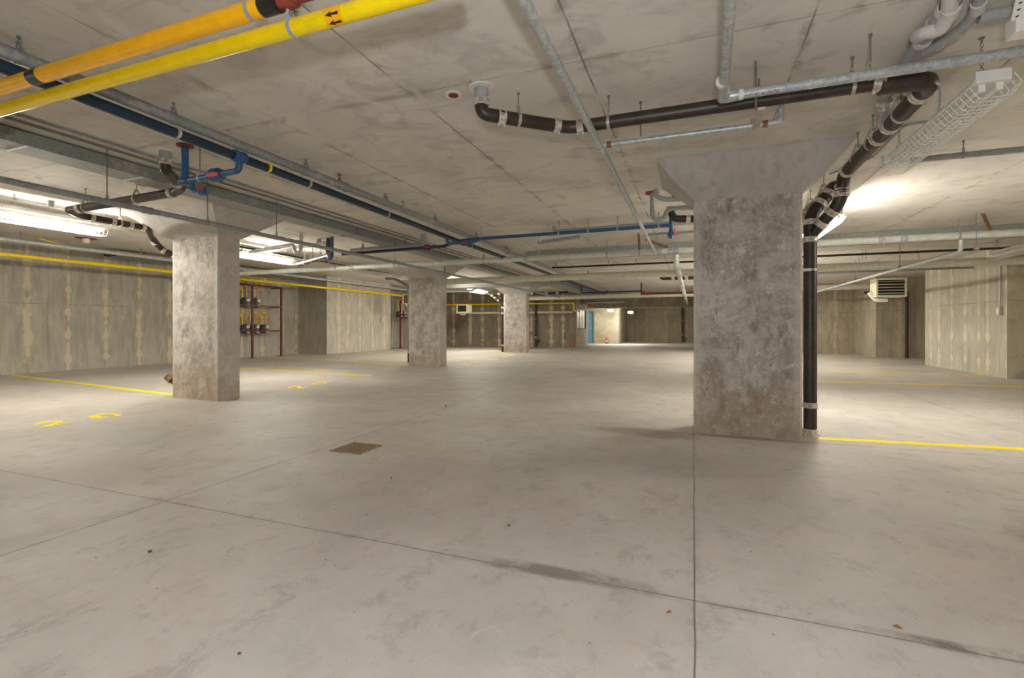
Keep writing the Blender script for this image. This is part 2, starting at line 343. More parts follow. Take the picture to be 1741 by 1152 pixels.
struct('wall_right_near', MB().box(9.6, 9.9, -6.5, 21.7, 0, 3.2), M['wr'], 'concrete wall on the near right', 'wall')
struct('wall_back', MB().box(-16.6, 9.9, -6.5, -6.2, 0, 3.6), M['wd'], 'concrete wall behind the viewpoint', 'wall')
struct('trim_beam', MB().box(-6.4, 1.6, 29.5, 30.0, 2.26, 3.05), M['wd'], 'deep concrete beam across the far end of the garage', 'beam')
# door and glazed opening
d = MB().box(-7.14, -6.28, 32.24, 32.29, .01, 2.08).build('door_1', M['door']); tag(d, 'blue steel door at the far end of the garage', 'door', None, 'structure')
MB().box(-7.2, -7.14, 32.17, 32.32, 0, 2.14).box(-6.28, -6.22, 32.17, 32.32, 0, 2.14).box(-7.14, -6.28, 32.17, 32.32, 2.08, 2.14).build('door_frame', simple('grey_door_frame', (110, 112, 110), .5), d)
MB().tube([(-6.36, 32.24, 1.0), (-6.36, 32.16, 1.0), (-6.6, 32.16, .93)], .014, .03).build('door_handle', M['strut'], d)
MB().box(-6.36, -6.30, 32.225, 32.24, .94, 1.12).build('door_tag', M['green'], d)
w = MB().box(-6.28, -6.02, 26.2, 26.26, .98, 2.12).box(-6.28, -6.02, 28.54, 28.6, .98, 2.12).box(-6.28, -6.02, 26.26, 28.54, .98, 1.04).box(-6.28, -6.02, 26.26, 28.54, 2.06, 2.12).build('window_1', simple('dark_window_frame', (60, 60, 58), .5))
tag(w, 'opening with three tall pale panels in the block wall', 'window', None, 'structure')
for k in range(3):
    MB().box(-6.16, -6.06, 26.34+k*.76, 26.94+k*.76, 1.04, 2.06).build('window_panel', M['pale'], w)
d = MB().box(.05, .9, 36.42, 36.5, 0, 2.1).build('door_2', M['brown']); tag(d, 'dark brown doorway far away beside the big column', 'door', None, 'structure')
# ------------------------------------------------------------------ columns
def column(x0, y0, label, w=1.07, dp=.4, zb=2.6, fl=.42):
    t = thing('concrete_column', label, 'column', (x0+w/2, y0+dp/2, 0), 'rectangular concrete columns with flared capitals', 'thing')
    ch = .022; xs = [(x0+ch, y0), (x0+w-ch, y0), (x0+w, y0+ch), (x0+w, y0+dp-ch), (x0+w-ch, y0+dp), (x0+ch, y0+dp), (x0, y0+dp-ch), (x0, y0+ch)]
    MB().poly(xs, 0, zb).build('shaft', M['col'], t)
    z1 = 3.0
    lo = [(x0, y0), (x0+w, y0), (x0+w, y0+dp), (x0, y0+dp)]; hi = [(x0-fl, y0-fl), (x0+w+fl, y0-fl), (x0+w+fl, y0+dp+fl), (x0-fl, y0+dp+fl)]
    m = MB().add([(a, b, zb) for a, b in lo]+[(a, b, z1-.02) for a, b in hi]+[(a, b, z1-.0005) for a, b in hi],
                 [(3, 2, 1, 0)]+[(i, (i+1) % 4, 4+(i+1) % 4, 4+i) for i in range(4)]+[(4+i, 4+(i+1) % 4, 8+(i+1) % 4, 8+i) for i in range(4)]+[(8, 9, 10, 11)])
    m.build('capital', M['cap'], t); return t
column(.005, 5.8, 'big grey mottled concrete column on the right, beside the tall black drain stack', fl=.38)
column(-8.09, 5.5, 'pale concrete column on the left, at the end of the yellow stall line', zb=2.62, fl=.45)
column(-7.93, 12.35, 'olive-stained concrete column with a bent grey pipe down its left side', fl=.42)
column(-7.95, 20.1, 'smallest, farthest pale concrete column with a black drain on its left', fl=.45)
# ------------------------------------------------------------------ pipe helpers
def hanger(root, p, r, top=None, mat='rod', strap='band', ring=True):
    p = V(p); top = zc(p.x) if top is None else top
    h = MB().cyl((p.x, p.y, p.z+r*1.7), (p.x, p.y, top+.002), .005, n=8).cyl((p.x, p.y, top-.015), (p.x, p.y, top+.002), .011, n=8).build('hanger_rod', M[mat], root)
    return h
def strap(root, p, dr, r, mat='strut', w=.022, up=True):
    p, dr = V(p), V(dr).normalized(); m = MB().cyl(p-dr*w/2, p+dr*w/2, r*1.1, n=18)
    if up:
        s = dr.cross(V((0, 0, 1))).normalized()*r*.9
        for k in (-1, 1): m.beam(p+s*k*.95+V((0, 0, r*.3)), p+s*k*.25+V((0, 0, r*2.2)), w, .005, up=tuple(dr))
        m.beam(p-s*.4+V((0, 0, r*2.15)), p+s*.4+V((0, 0, r*2.15)), w, .008)
    m.build('hanger_strap', M[mat], root)
def hung(root, p, dr, r, mat='strut', top=None): hanger(root, p, r, top); strap(root, p, dr, r, mat)
def emblem(parent, p, dr, r):      # small round maker's mark on the band, on its underside-front
    p, dr = V(p), V(dr).normalized(); n = V((0, 0, CH))-p; n = (n-dr*n.dot(dr)).normalized(); q = p+n*r
    m = MB().torus(q, n, .011, .0028, 14, 5); m.build('emblem', M['blu2'], parent)
def coupling(root, p, dr, r, ln=.07, mark=False, mat='band', name='coupling'):
    p, dr = V(p), V(dr).normalized()
    pr = [(p-dr*ln/2, r*1.1), (p-dr*ln*.42, r*1.17), (p-dr*ln*.3, r*1.17), (p-dr*ln*.26, r*1.11), (p+dr*ln*.26, r*1.11), (p+dr*ln*.3, r*1.17), (p+dr*ln*.42, r*1.17), (p+dr*ln/2, r*1.1)]
    m = MB().rings(pr, 20)
    n = V((0, 0, CH))-p; n = (n-dr*n.dot(dr)).normalized(); s = dr.cross(n)
    for k in (-.36, .36):
        q = p+dr*ln*k+(n*.5+s*.87)*r*1.2; m.beam(q-n*r*.18, q+n*r*.18, .012, .012)
    o = m.build(name, M[mat], root)
    if mark: emblem(o, p, dr, r*1.1)
    return o
def tee(root, p, dr, r, ln=.09, mat='galv', name='tee_fitting'):
    p, dr = V(p), V(dr).normalized()
    return MB().rings([(p-dr*ln/2, r*1.2), (p-dr*ln*.3, r*1.38), (p-dr*ln*.28, r*1.22), (p+dr*ln*.28, r*1.22), (p+dr*ln*.3, r*1.38), (p+dr*ln/2, r*1.2)], 18).build(name, M[mat], root)
def pipe(name, label, cat, pts, r, mat, bend=None, group=None, n=16, part='pipe'):
    pts = [V(p) for p in pts]; t = thing(name, label, cat, pts[0], group); MB().tube(pts, r, bend, n).build(part, M[mat], t); return t
EX, EY, EZ = V((1, 0, 0)), V((0, 1, 0)), V((0, 0, 1))
# ------------------------------------------------------------------ yellow gas mains overhead
t = pipe('gas_pipe', 'thick amber gas pipe overhead at upper left, with black tape bands', 'pipe', [(-8.0, 1.625, 2.62), (-1.72, 1.625, 2.62)], .041, 'ora')
for X in (Xof(66, 1.63), Xof(462, 1.63)):
    MB().cyl((X-.045, 1.625, 2.62), (X+.045, 1.625, 2.62), .0422, n=24).build('tape_band', M['blk'], t)
MB().cyl((-1.72, 1.63, 2.62), (-1.5, 1.63, 2.62), .025, n=20).cyl((-1.66, 1.63, 2.62), (-1.62, 1.63, 2.62), .036, n=20).build('pipe_end', M['caulk'], t)
hung(t, (-1.86, 1.625, 2.62), EX, .041, 'strut')
t = pipe('gas_pipe', 'thick bright yellow gas pipe overhead at upper left, with black flow arrows', 'pipe', [(-8.0, 1.79, 2.62), (-.9, 1.79, 2.62)], .04, 'yel')
hx = Xof(497, 1.78); hung(t, (hx, 1.79, 2.62), EX, .04, 'galv')
ax = Xof(575, 1.78)
MB().cyl((ax-.06, 1.79, 2.62), (ax+.035, 1.79, 2.62), .0406, n=24).build('marker_band', M['ora'], t)
am = MB()
def onpipe(u, ang): return V((ax+u, 1.79-math.cos(ang)*.0412, 2.62-math.sin(ang)*.0412))
for a0 in (.35, 1.25):
    am.add([onpipe(-.05, a0), onpipe(-.015, a0-.32), onpipe(-.02, a0-.1), onpipe(.02, a0-.16), onpipe(.02, a0+.16), onpipe(-.02, a0+.1), onpipe(-.015, a0+.32)], [(0, 1, 2), (0, 2, 5), (0, 5, 6), (2, 3, 4, 5)])
am.build('flow_arrow', M['blk'], t)
# gas line along the left wall
GX, GZ = -13.95, 2.75
t = pipe('gas_line', 'long thin yellow gas pipe along the left wall and the far wall', 'pipe',
         [(GX, -5.9, GZ), (GX, 22.6, GZ-.03), (GX+.3, 24.9, 2.4), (-5.9, 24.95, 2.38), (-5.9, 24.95, 1.98), (-5.9, 26.4, 1.97)], .045, 'yel', .08)
for px in (238, 450, 590):
    Y = Yof(px, GX); hung(t, (GX, Y, GZ-.01), EY, .045, 'white')
# ------------------------------------------------------------------ sprinkler branch, long galvanised pipe and blue main
def head(root, p, up=True):       # upright sprinkler head
    p = V(p); s = 1 if up else -1
    m = MB().cyl(p, p+EZ*.035*s, .017).cyl(p+EZ*.035*s, p+EZ*.05*s, .011).cyl(p+EZ*.085*s, p+EZ*.09*s, .026, n=14)
    for k in (-1, 1): m.tube([p+EZ*.05*s+EX*.006*k, p+EZ*.065*s+EX*.016*k, p+EZ*.085*s+EX*.004*k], .003, .008, 6)
    m.build('sprinkler_head', M['rust'] if up else M['strut'], root)
BX, BZ = -.726, 2.69
t = pipe('sprinkler_branch', 'galvanised sprinkler pipe running straight away overhead at centre', 'pipe', [(BX, -1.5, BZ), (BX, 10.22, BZ)], .028, 'galv')
tee(t, (BX, 4.0, BZ), EY, .028, .1); tee(t, (BX, 8.2, BZ), EY, .026, .1); tee(t, (BX, 10.15, BZ), EY, .03, .1)
MB().tube([(BX, 4.0, BZ), (.54, 4.0, BZ), (.6, 4.0, BZ), (.6, 4.0, BZ+.13)], .021, .04, 14).build('branch_arm', M['galv'], t)
for xa in (BX+.06, .48): MB().cyl((xa, 4.0, BZ), (xa+.035, 4.0, BZ), .026).build('arm_socket', M['rust'], t)
head(t, (.6, 4.0, BZ+.12))
MB().tube([(BX, 8.2, BZ), (.8, 8.2, BZ)], .019).build('branch_arm', M['galv2'], t)
for px in (1112,):
    hanger(t, (BX+.33, 4.0, BZ), .02)
strap(t, (.41, 4.0, BZ), EX, .021)
# trapeze bracket over it
t = thing('pipe_bracket', 'perforated steel trapeze bracket hung on two rods under the horizontal pipe', 'bracket', (.43, 4.0, 3.0))
for xa, ya in ((.4, 3.66), (.45, 3.93)): MB().cyl((xa, ya, 2.67), (xa, ya, 3.0), .007, n=8).build('hanger_rod', M['rod'], t)
MB().beam((.43, 3.62, 2.655), (.43, 3.95, 2.655), .045, .02).build('strut_channel', M['strut'], t)
LX, LZ = -3.93, 2.87
t = pipe('sprinkler_line', 'long grey galvanised sprinkler pipe above the blue main on the left', 'pipe', [(LX, -1.5, LZ), (LX, 27.5, LZ)], .043, 'galv2')
t['label'] = 'long grey galvanised sprinkler pipe running just above the long blue pipe'
tee(t, (LX, Yof(583, LX), LZ), EY, .043, .16, 'galv2'); head(t, (LX, Yof(577, LX), LZ+.03))
for px in (32, 295, 520, 655, 740, 810, 860): hung(t, (LX, Yof(px, LX), LZ), EY, .043, 'galv2')
for px in (685, 902): hanger(t, (LX, Yof(px, LX), LZ), .036)
tee(t, (LX, 10.15, LZ-.0), EY, .046, .14, 'galv2')
UX, UZ = -4.1, 2.77
def ux(Y): return -3.9-.2*max(-.3, min(1, (Y-1.5)/6.5))
t = pipe('water_main', 'long dark blue pipe slung below the grey sprinkler pipe', 'pipe', [(ux(-1.5), -1.5, UZ), (UX, 8.05, UZ), (UX-.01, 24.5, UZ)], .041, 'blued')
for px in (293, 405, 452, 523, 662, 808, 855): strap(t, (ux(Yof(px, -4)), Yof(px, -4), UZ), EY, .041, 'band' if px != 452 else 'yel', .02, False)
tee(t, (ux(3.31), 3.31, UZ), EY, .041, .12, 'blue')
# valve assembly off the blue main
def valve(root, p, dr, r, up, mat='blue'):
    p, dr, up = V(p), V(dr).normalized(), V(up).normalized()
    o = MB().rings([(p-dr*r*2.4, r*1.35), (p-dr*r*1.3, r*1.5), (p-dr*r*1.2, r*1.9), (p+dr*r*1.2, r*1.9), (p+dr*r*1.3, r*1.5), (p+dr*r*2.4, r*1.35)], 12).cyl(p, p+up*r*2.6, r*.5).build('valve_body', M[mat], root)
    MB().beam(p+up*r*2.6-dr*r*.6, p+up*r*2.6+dr*r*3.4, r*1.0, r*.35, up=tuple(up)).build('valve_handle', M['red'], o)
t = thing('valve_assembly', 'blue drop-down pipe with two red-handled valves, left of the long blue main', 'valve', (ux(3.31), 3.31, UZ))
MB().tube([(ux(3.31), 3.31, UZ), (ux(3.31), 3.31, 2.64), (-4.75, 3.36, 2.64)], .03, .06).build('pipe', M['blue'], t)
rx = -4.75
MB().tube([(rx, 3.36, 2.6), (rx, 3.36, 3.0)], .033).build('riser', M['blue'], t)
MB().cyl((rx, 3.36, 2.985), (rx, 3.36, 2.999), .075, n=20).build('flange', M['caulk'], t)
valve(t, (-4.28, 3.33, 2.64), EX, .034, (.2, -1, -.3)); tee(t, (-4.75, 3.36, 2.64), EX, .033, .12, 'blue')
MB().tube([(-4.64, 3.355, 2.64), (-4.64, 3.35, 2.53), (-4.4, 3.34, 2.5)], .021, .04).build('drain_leg', M['blue'], t)
valve(t, (-4.46, 3.34, 2.505), EX, .022, (0, -1, .2))
hung(t, (-4.52, 3.345, 2.64), EX, .032, 'galv')
# horizontal galvanised pipe at upper right
t = pipe('sprinkler_line', 'galvanised pipe with an elbow crossing the upper right, nearest the ceiling joint', 'pipe', [(.13, 1.2, 2.75), (.19, 3.57, 2.75), (4.5, 3.57, 2.75)], .031, 'galv', .06)
t['label'] = 'galvanised pipe with a white-sealed elbow, crossing in front of the black drain pipe'
for p, dr in (((.17, 3.35, 2.75), EY), ((.189, 3.47, 2.75), EY), ((.30, 3.57, 2.75), EX)):
    MB().cyl(V(p)-dr*.014, V(p)+dr*.014, .036, n=18).build('sealant_ring', M['plas'], t)
MB().rings([(V((.178, 3.36, 2.75)), .035), (V((.185, 3.5, 2.75)), .04), (V((.19, 3.56, 2.75)), .045), (V((.22, 3.575, 2.75)), .04), (V((.28, 3.57, 2.75)), .037)], 18).build('elbow', M['galv'], t)
X = Xof(1480, 3.57); hung(t, (X, 3.57, 2.75), EX, .031); hung(t, (3.4, 3.57, 2.75), EX, .031)
mk = MB()      # scribbled marker strokes on the pipe, facing the room
for k in range(9):
    X = .36+k*.02; a0 = .55+.12*math.sin(k*2.3); a1 = 1.0+.15*math.cos(k*1.7)
    f = lambda a, dx: V((X+dx, 3.57-.0315*math.cos(a), 2.75-.0315*math.sin(a)))
    mk.beam(f(a0, 0), f(a1, .012*(1 if k % 2 else -1)), .003, .0012)
mk.build('marker_writing', M['blk'], t)
# far cross main with couplings
MY = 10.3
t = pipe('sprinkler_main', 'thick pale sprinkler main crossing the whole bay beyond the near columns', 'pipe', [(-13.4, MY, 2.7), (8.5, MY, 2.72)], .062, 'palegalv')
for px in (600, 680, 1022+100, 1140, 1150, 1498, 1535, 895): coupling(t, (Xof(px, MY), MY, 2.71), EX, .062, .1, mat='galv')
for px in (572, 672, 823, 1032, 1630, 1087): hung(t, (Xof(px, MY), MY, 2.71), EX, .062, 'galv2')
for nm, a, b in (('seismic_brace', (-1.04, MY-.02, 2.78), (-.99, 9.62, 2.98)), ('seismic_brace', (-.48, MY, 2.79), (-.93, 10.28, 2.98)), ('seismic_brace', (4.62, MY, 2.79), (4.28, 9.75, 2.98))):
    a, b = V(a), V(b); k = 'steep rust-brown brace pipe on the cross main, left of the other centre brace' if a.x < -.9 else ('slanting rust-brown brace pipe crossing behind the straight centre sprinkler pipe' if a.x < 0 else 'rust-brown brace pipe on the cross main above the right-hand wall')
    t = thing(nm, k, 'brace', b, 'rusty brace pipes'); MB().cyl(a, b, .024).build('brace_pipe', M['rust'], t)
    d = (b-a).normalized(); MB().beam(b-d*.02, b+d*.05, .06, .02).box(b.x-.03, b.x+.03, b.y-.03, b.y+.03, 2.985, 3.0).build('ceiling_bracket', M['strut'], t)
# supply main running on from the cross main
t = pipe('sprinkler_main', 'pale supply pipe running away from the cross main to the far beam', 'pipe', [(-.32, 10.3, 2.63), (-.32, 10.31, 2.43), (-.32, 29.4, 2.42)], .06, 'palegalv')
for Y in (10.75, 14.5, 19.5, 25.0): coupling(t, (-.32, Y, 2.427), EY, .06, .1, mat='galv'); hung(t, (-.32, Y+1.6, 2.427), EY, .06, 'galv2')
# ------------------------------------------------------------------ black drain crossing the ceiling
t = pipe('drain_pipe', 'black cast-iron drain dropping from a ceiling ring and crossing to the right', 'pipe',
         [(-1.5, 3.33, 2.93), (-1.5, 3.33, 2.80), (-1.22, 3.55, 2.79), (-.93, 3.8, 2.79), (1.12, 3.83, 2.8)], .05, 'iron', .1)
MB().cyl((-1.5, 3.33, 2.9), (-1.5, 3.33, 2.999), .052, n=20).build('sleeve', M['pvc'], t)
MB().cyl((-1.5, 3.33, 2.99), (-1.5, 3.33, 3.001), .095, n=26).build('plaster_ring', M['plas'], t)
coupling(t, (-1.5, 3.33, 2.885), EZ, .05, .055, True)
dd = V((.58, .48, 0)).normalized(); coupling(t, V((-1.5, 3.33, 2.79))+dd*.16, dd, .05, .06)
coupling(t, V((-1.22, 3.55, 2.79))+dd*.26, dd, .05, .055); coupling(t, (-.84, 3.802, 2.79), EX, .05, .055, True)
hung(t, V((-1.22, 3.55, 2.79))-dd*.06, dd, .05); hung(t, (-.62, 3.805, 2.79), EX, .05); hung(t, (1.0, 3.83, 2.8), EX, .05)
coupling(t, (1.14, 3.83, 2.8), EX, .055, .07)
# sealed sleeve hole
p = atz(771, 160, 3.0); t = thing('ceiling_sleeve', 'round ceiling patch with red firestop filling beside the black drain', 'sleeve', p)
MB().cyl((p.x, p.y, 2.99), (p.x, p.y, 3.001), .062, n=24).build('grout_ring', M['plas'], t)
MB().cyl((p.x, p.y, 2.987), (p.x, p.y, 2.992), .04, n=20).build('firestop', M['caulk'], t)
# drain running away to the stack beside the big column
t = pipe('drain_pipe', 'thick black drain elbow and run leading down to the stack beside the big column', 'pipe',
         [(1.15, 3.83, 2.78), (1.44, 3.83, 2.77), (1.44, 5.82, 2.74), (1.43, 5.87, 2.47), (1.215, 6.03, 2.2)], .06, 'iron', .12)
for p, dr, mk in (((1.44, 4.02, 2.77), EY, 0), ((1.44, 4.55, 2.76), EY, 0), ((1.44, 4.8, 2.76), EY, 0), ((1.44, 5.66, 2.745), EY, 0), ((1.436, 5.855, 2.625), EZ, 0), ((1.433, 5.86, 2.555), EZ, 1), ((1.36, 5.92, 2.39), V((-.215, .16, -.27)), 1), ((1.28, 5.98, 2.285), V((-.215, .16, -.27)), 0)):
    coupling(t, p, dr, .06, .062, bool(mk))
for Y in (4.35, 4.95, 5.35): hung(t, (1.44, Y, 2.76), EY, .06)
t = pipe('drain_stack', 'tall black vertical drain stack standing right of the big column', 'pipe', [(1.19, 6.05, 0), (1.19, 6.05, 2.4), (1.42, 6.12, 2.68), (1.46, 6.25, 2.74), (1.46, 8.8, 2.76)], .065, 'iron', .13, n=20)
for z, mk in ((2.32, 1), (2.13, 1), (.335, 1), (.05, 1)): coupling(t, (1.19, 6.05, z), EZ, .065, .06, bool(mk))
MB().cyl((1.19, 6.05, 1.79), (1.19, 6.05, 1.815), .07, n=20).beam((1.08, 6.02, 1.80), (1.19, 5.985, 1.80), .025, .03).build('riser_clamp', M['strut'], t)
for p in ((1.29, 6.08, 2.52), (1.37, 6.10, 2.62)): coupling(t, p, V((.23, .07, .28)), .065, .055, True)
hung(t, (1.46, 6.7, 2.745), EY, .065); hung(t, (1.46, 7.4, 2.75), EY, .065)
MB().cyl((1.19, 6.05, 0), (1.19, 6.05, .03), .085, n=20).build('floor_collar', M['band'], t)
# vent pipes and traps at upper right
t = pipe('vent_pipe', 'grey vent pipe with white collars slanting down to the black drain at upper right', 'pipe', [(1.285, 3.1, 2.93), (1.31, 3.75, 2.93), (1.345, 4.35, 2.93), (1.42, 4.68, 2.78)], .042, 'pvc', .08)
for Y, X in ((3.3, 1.293), (3.45, 1.3), (3.62, 1.305)): MB().cyl((X, Y-.02, 2.93), (X+.001, Y+.02, 2.93), .048, n=20).build('collar', M['pvcw'], t)
MB().cyl((1.292, 3.235, 2.93), (1.294, 3.265, 2.93), .046, n=20).build('rubber_ring', M['blk'], t)
coupling(t, (1.365, 4.44, 2.89), V((.075, .33, -.15)), .044, .07)
t = pipe('drain_trap', 'near white plastic drain trap bending at the top right edge, left of its pair', 'pipe', [atz(1622, -70, 2.96), atz(1614, 22, 2.9), atz(1600, 50, 2.87), atz(1574, 55, 2.885), atz(1560, 62, 2.92)], .038, 'pvcw', .09)
t['label'] = 'pale plastic drain trap at the top edge, left one of the pair'
p = [atz(1617, 12, 2.905), atz(1614, 26, 2.9)]; MB().cyl(p[0], p[1], .044, n=20).build('socket', M['pvcw'], t)
t = pipe('drain_trap', 'x', 'pipe', [atz(1668, -60, 2.97), atz(1664, 12, 2.94), atz(1642, 42, 2.93), atz(1614, 64, 2.93), atz(1572, 88, 2.93)], .03, 'pvc', .07)
t['label'] = 'greyer plastic drain trap at the top edge, right one of the pair'
for a, b in (((1664, 4), (1662, 18)), ((1632, 50), (1622, 58)), ((1600, 72), (1590, 78))):
    MB().cyl(atz(*a, 2.94), atz(*b, 2.935), .035, n=18).build('socket', M['pvcw'], t)
t = pipe('vent_pipe', 'grey plastic pipe lying against the ceiling behind the galvanised pipe at upper right', 'pipe', [(1.5, 3.46, 2.93), (3.0, 3.46, 2.94)], .033, 'pvc')
p = atD(1733, 20, 2.6); t = thing('strut_post', 'perforated white steel strut with a box foot at the top right corner', 'strut', p)
q0, q1 = atD(1743, -30, 2.45), atD(1728, 32, 2.6); s = (q1-q0)
m = MB().beam(q0, q1, .045, .02)
m.build('strut_channel', M['white'], t)
h = MB()
for k in range(5):
    q = q0+s*(.15+.19*k); n = (V((0, 0, CH))-q).normalized(); h.cyl(q+n*.008, q+n*.014, .0075, n=12)
h.build('bolt_hole', M['dark'], t)
MB().box(q1.x-.01, q1.x+.1, q1.y-.02, q1.y+.08, q1.z-.08, q1.z+.02).build('foot_box', M['white'], t, .004)
t = pipe('sprinkler_branch', 'dull grey pipe with a clamp crossing under the ceiling right of the caged light', 'pipe', [(2.05, 5.95, 2.86), (6.5, 5.95, 2.86)], .03, 'galv2')
hung(t, (Xof(1638, 5.95), 5.95, 2.86), EX, .03, 'galv2')
t = pipe('conduit', 'thin dark electrical conduit running along the ceiling beside the caged light', 'conduit', [atz(1590, 205, 2.97), (1.75, 5.2, 2.975), (1.78, 6.1, 2.975), (1.5, 6.6, 2.975)], .011, 'galv2', .1, n=10)
t = pipe('cable', 'pale flexible cable looping down beside the black elbow at upper right', 'cable', [atz(1590, 125, 2.98), atz(1600, 150, 2.9), atz(1599, 180, 2.86), atz(1592, 200, 2.86)], .009, 'cable', .15, n=10)
t = pipe('conduit', 'thin pale conduit reaching across to the far end of the caged light', 'conduit', [(1.95, 4.55, 2.97), (4.0, 4.5, 2.97)], .012, 'pale', n=10)
# ------------------------------------------------------------------ left bay drains
t = pipe('drain_pipe', 'brown-black drain dropping beside the blue riser and running left under the duct', 'pipe', [(-5.1, 3.4, 2.95), (-5.1, 3.4, 2.81), (-5.5, 3.85, 2.78), (-5.72, 3.94, 2.775), (-7.85, 3.98, 2.75)], .052, 'iron', .12)
MB().cyl((-5.1, 3.4, 2.9), (-5.1, 3.4, 2.999), .054, n=20).build('sleeve', M['pvc'], t)
MB().cyl((-5.1, 3.4, 2.99), (-5.1, 3.4, 3.001), .095, n=22).build('plaster_ring', M['plas'], t)
coupling(t, (-5.1, 3.4, 2.885), EZ, .052, .055, True)
coupling(t, (-5.36, 3.7, 2.785), V((-.4, .45, -.02)), .052, .06); coupling(t, (-5.8, 3.942, 2.773), EX, .052, .06); coupling(t, (-7.62, 3.977, 2.752), EX, .052, .07)
hung(t, (-6.45, 3.955, 2.765), EX, .052); hung(t, (-7.5, 3.975, 2.755), EX, .052)
t = pipe('drain_pipe', 'black drain with many steel couplings running to the left column and down behind it', 'pipe', [(-7.86, 3.98, 2.75), (-8.06, 4.2, 2.745), (-8.08, 5.12, 2.735), (-8.34, 5.34, 2.66), (-8.38, 5.5, 2.5), (-8.24, 5.72, 2.35), (-8.22, 5.85, 2.1), (-8.22, 5.85, 0)], .048, 'iron', .09)
for Y in (4.35, 4.62, 4.86, 5.04): coupling(t, (-8.065, Y, 2.74), EY, .048, .055)
for p, d in (((-8.37, 5.42, 2.58), V((-.03, .14, -.16))), ((-8.35, 5.55, 2.46), V((.14, .2, -.15))), ((-8.27, 5.67, 2.385), V((.14, .2, -.15)))): coupling(t, p, d, .048, .05, True)
hung(t, (-8.07, 4.72, 2.74), EY, .048)
co2 = MB().tube([(-8.22, 5.85, .02), (-8.26, 5.84, .1), (-8.5, 5.76, .28)], .06, .06).build('cleanout', M['iron'], t)
MB().cyl((-8.47, 5.77, .255), (-8.53, 5.75, .3), .072).cyl((-8.54, 5.747, .307), (-8.56, 5.74, .322), .066).build('cleanout_cap', M['drain'], co2)
# ------------------------------------------------------------------ duct and thin grey pipe on the left
DX0, DX1, DZ = -6.1, -5.76, 2.86
t = thing('air_duct', 'long grey sheet-metal duct tight under the ceiling on the left', 'duct', (DX1, 4, DZ))
MB().box(DX0, DX1, -2.0, 19.5, DZ, 2.985).build('duct_body', M['sheet'], t)
for px in (272, 482, 608, 775, 818):
    Y = Yof(px, DX1); MB().box(DX0-.012, DX1+.012, Y-.05, Y+.05, DZ-.012, 2.99).build('duct_flange', M['galv2'], t)
for Y in (-.2, 1.4, 2.6, 3.6, 5.6): MB().box(DX0+.005, DX1-.005, Y-.012, Y+.012, DZ-.004, 2.9).build('duct_seam', M['white'], t)
for k, (X, lab) in enumerate(((-5.52, 'thin dark conduit on the ceiling right beside the long grey duct'), (-5.36, 'thin dark conduit on the ceiling, one step away from the long grey duct'))):
    pipe('conduit', lab, 'conduit', [(X, -2, 2.982), (X, 20, 2.982)], .012, 'galv2' if k else 'rod', n=10)
TX = -5.6
t = pipe('sprinkler_branch', 'thin dark grey pipe slanting in front of the left column capital', 'pipe', [(TX, -1.5, 2.46), (TX, 21, 2.46)], .03, 'galv2')
t['label'] = 'thin dull grey pipe passing in front of the left column capital to the cross main'
for px in (353, 182, 470): hung(t, (TX, Yof(px, TX), 2.46), EY, .03, 'galv2')
tee(t, (TX, Yof(250, TX), 2.46), EY, .03, .12, 'galv2'); tee(t, (TX, 10.3, 2.46), EY, .03, .12, 'galv2'); MB().cyl((TX, 10.3, 2.46), (TX, 10.3, 2.63), .022).build('riser_nipple', M['galv2'], t)
# ------------------------------------------------------------------ fluorescent fixtures
def fixture(name, loc, label, lit, L=1.45, chain=.0, cat='light'):
    t = thing(name, label, cat, loc, 'caged tube lights'); x, y, z = loc; m = MB()
    m.add([(x-.045, y, z+.055), (x+.045, y, z+.055), (x+.082, y, z), (x-.082, y, z), (x-.045, y+L, z+.055), (x+.045, y+L, z+.055), (x+.082, y+L, z), (x-.082, y+L, z)],
          [(0, 1, 2, 3), (7, 6, 5, 4), (0, 4, 5, 1), (1, 5, 6, 2), (2, 6, 7, 3), (3, 7, 4, 0)]); m.build('housing', M['white'], t)
    for ya in (y-.012, y+L-.03): MB().box(x-.085, x+.085, ya, ya+.042, z-.012, z+.058).build('end_plate', M['white'], t, .003)
    for sx in (-.042, .042):
        for yy in (y+.02, y+L-.05): MB().box(x+sx-.016, x+sx+.016, yy, yy+.03, z-.055, z).build('lamp_holder', M['white'], t)
    for sx in (-.042, .042): MB().cyl((x+sx, y+.05, z-.038), (x+sx, y+L-.05, z-.038), .018, n=12).build('tube', M['lit' if lit else 'tube'], t)
    g = MB(); prof = [(-.088, .012), (-.122, -.045), (-.075, -.115), (.075, -.115), (.122, -.045), (.088, .012)]; N = 26
    for k in range(N+1):
        yy = y-.03+(L+.06)*k/N; g.tube([(x+a, yy, z+b) for a, b in prof], .002, .012, 5, 2)
    for a, b in prof[1:5]: g.cyl((x+a, y-.03, z+b), (x+a, y+L+.03, z+b), .0026, n=5)
    for a, b in ((-.1, -.08), (.1, -.08), (0, -.115)): g.cyl((x+a, y-.03, z+b), (x+a, y+L+.03, z+b), .0024, n=5)
    g.build('wire_guard', M['white'], t)
    for yy in (y+.12, y+L-.12):
        h = MB(); top = zc(x)-.0
        for sx in (-.03, .03): h.cyl((x+sx, yy, z+.055), (x, yy, min(z+.14, top-.02)), .0025, n=6)
        zz = min(z+.14, top-.02); k = 0
        while zz < top-.01:
            h.torus((x, yy, zz+.012), (1, 0, 0) if k % 2 else (0, 1, 0), .009, .0024, 8, 4); zz += .02; k += 1
        h.cyl((x, yy, top-.006), (x, yy, top+.001), .016, n=10); h.build('hanging_chain', M['rod'], t)
    return t
fixture('caged_light', (1.69, 3.74, 2.68), 'unlit tube light in a white wire cage, hanging at upper right', False, 1.53)
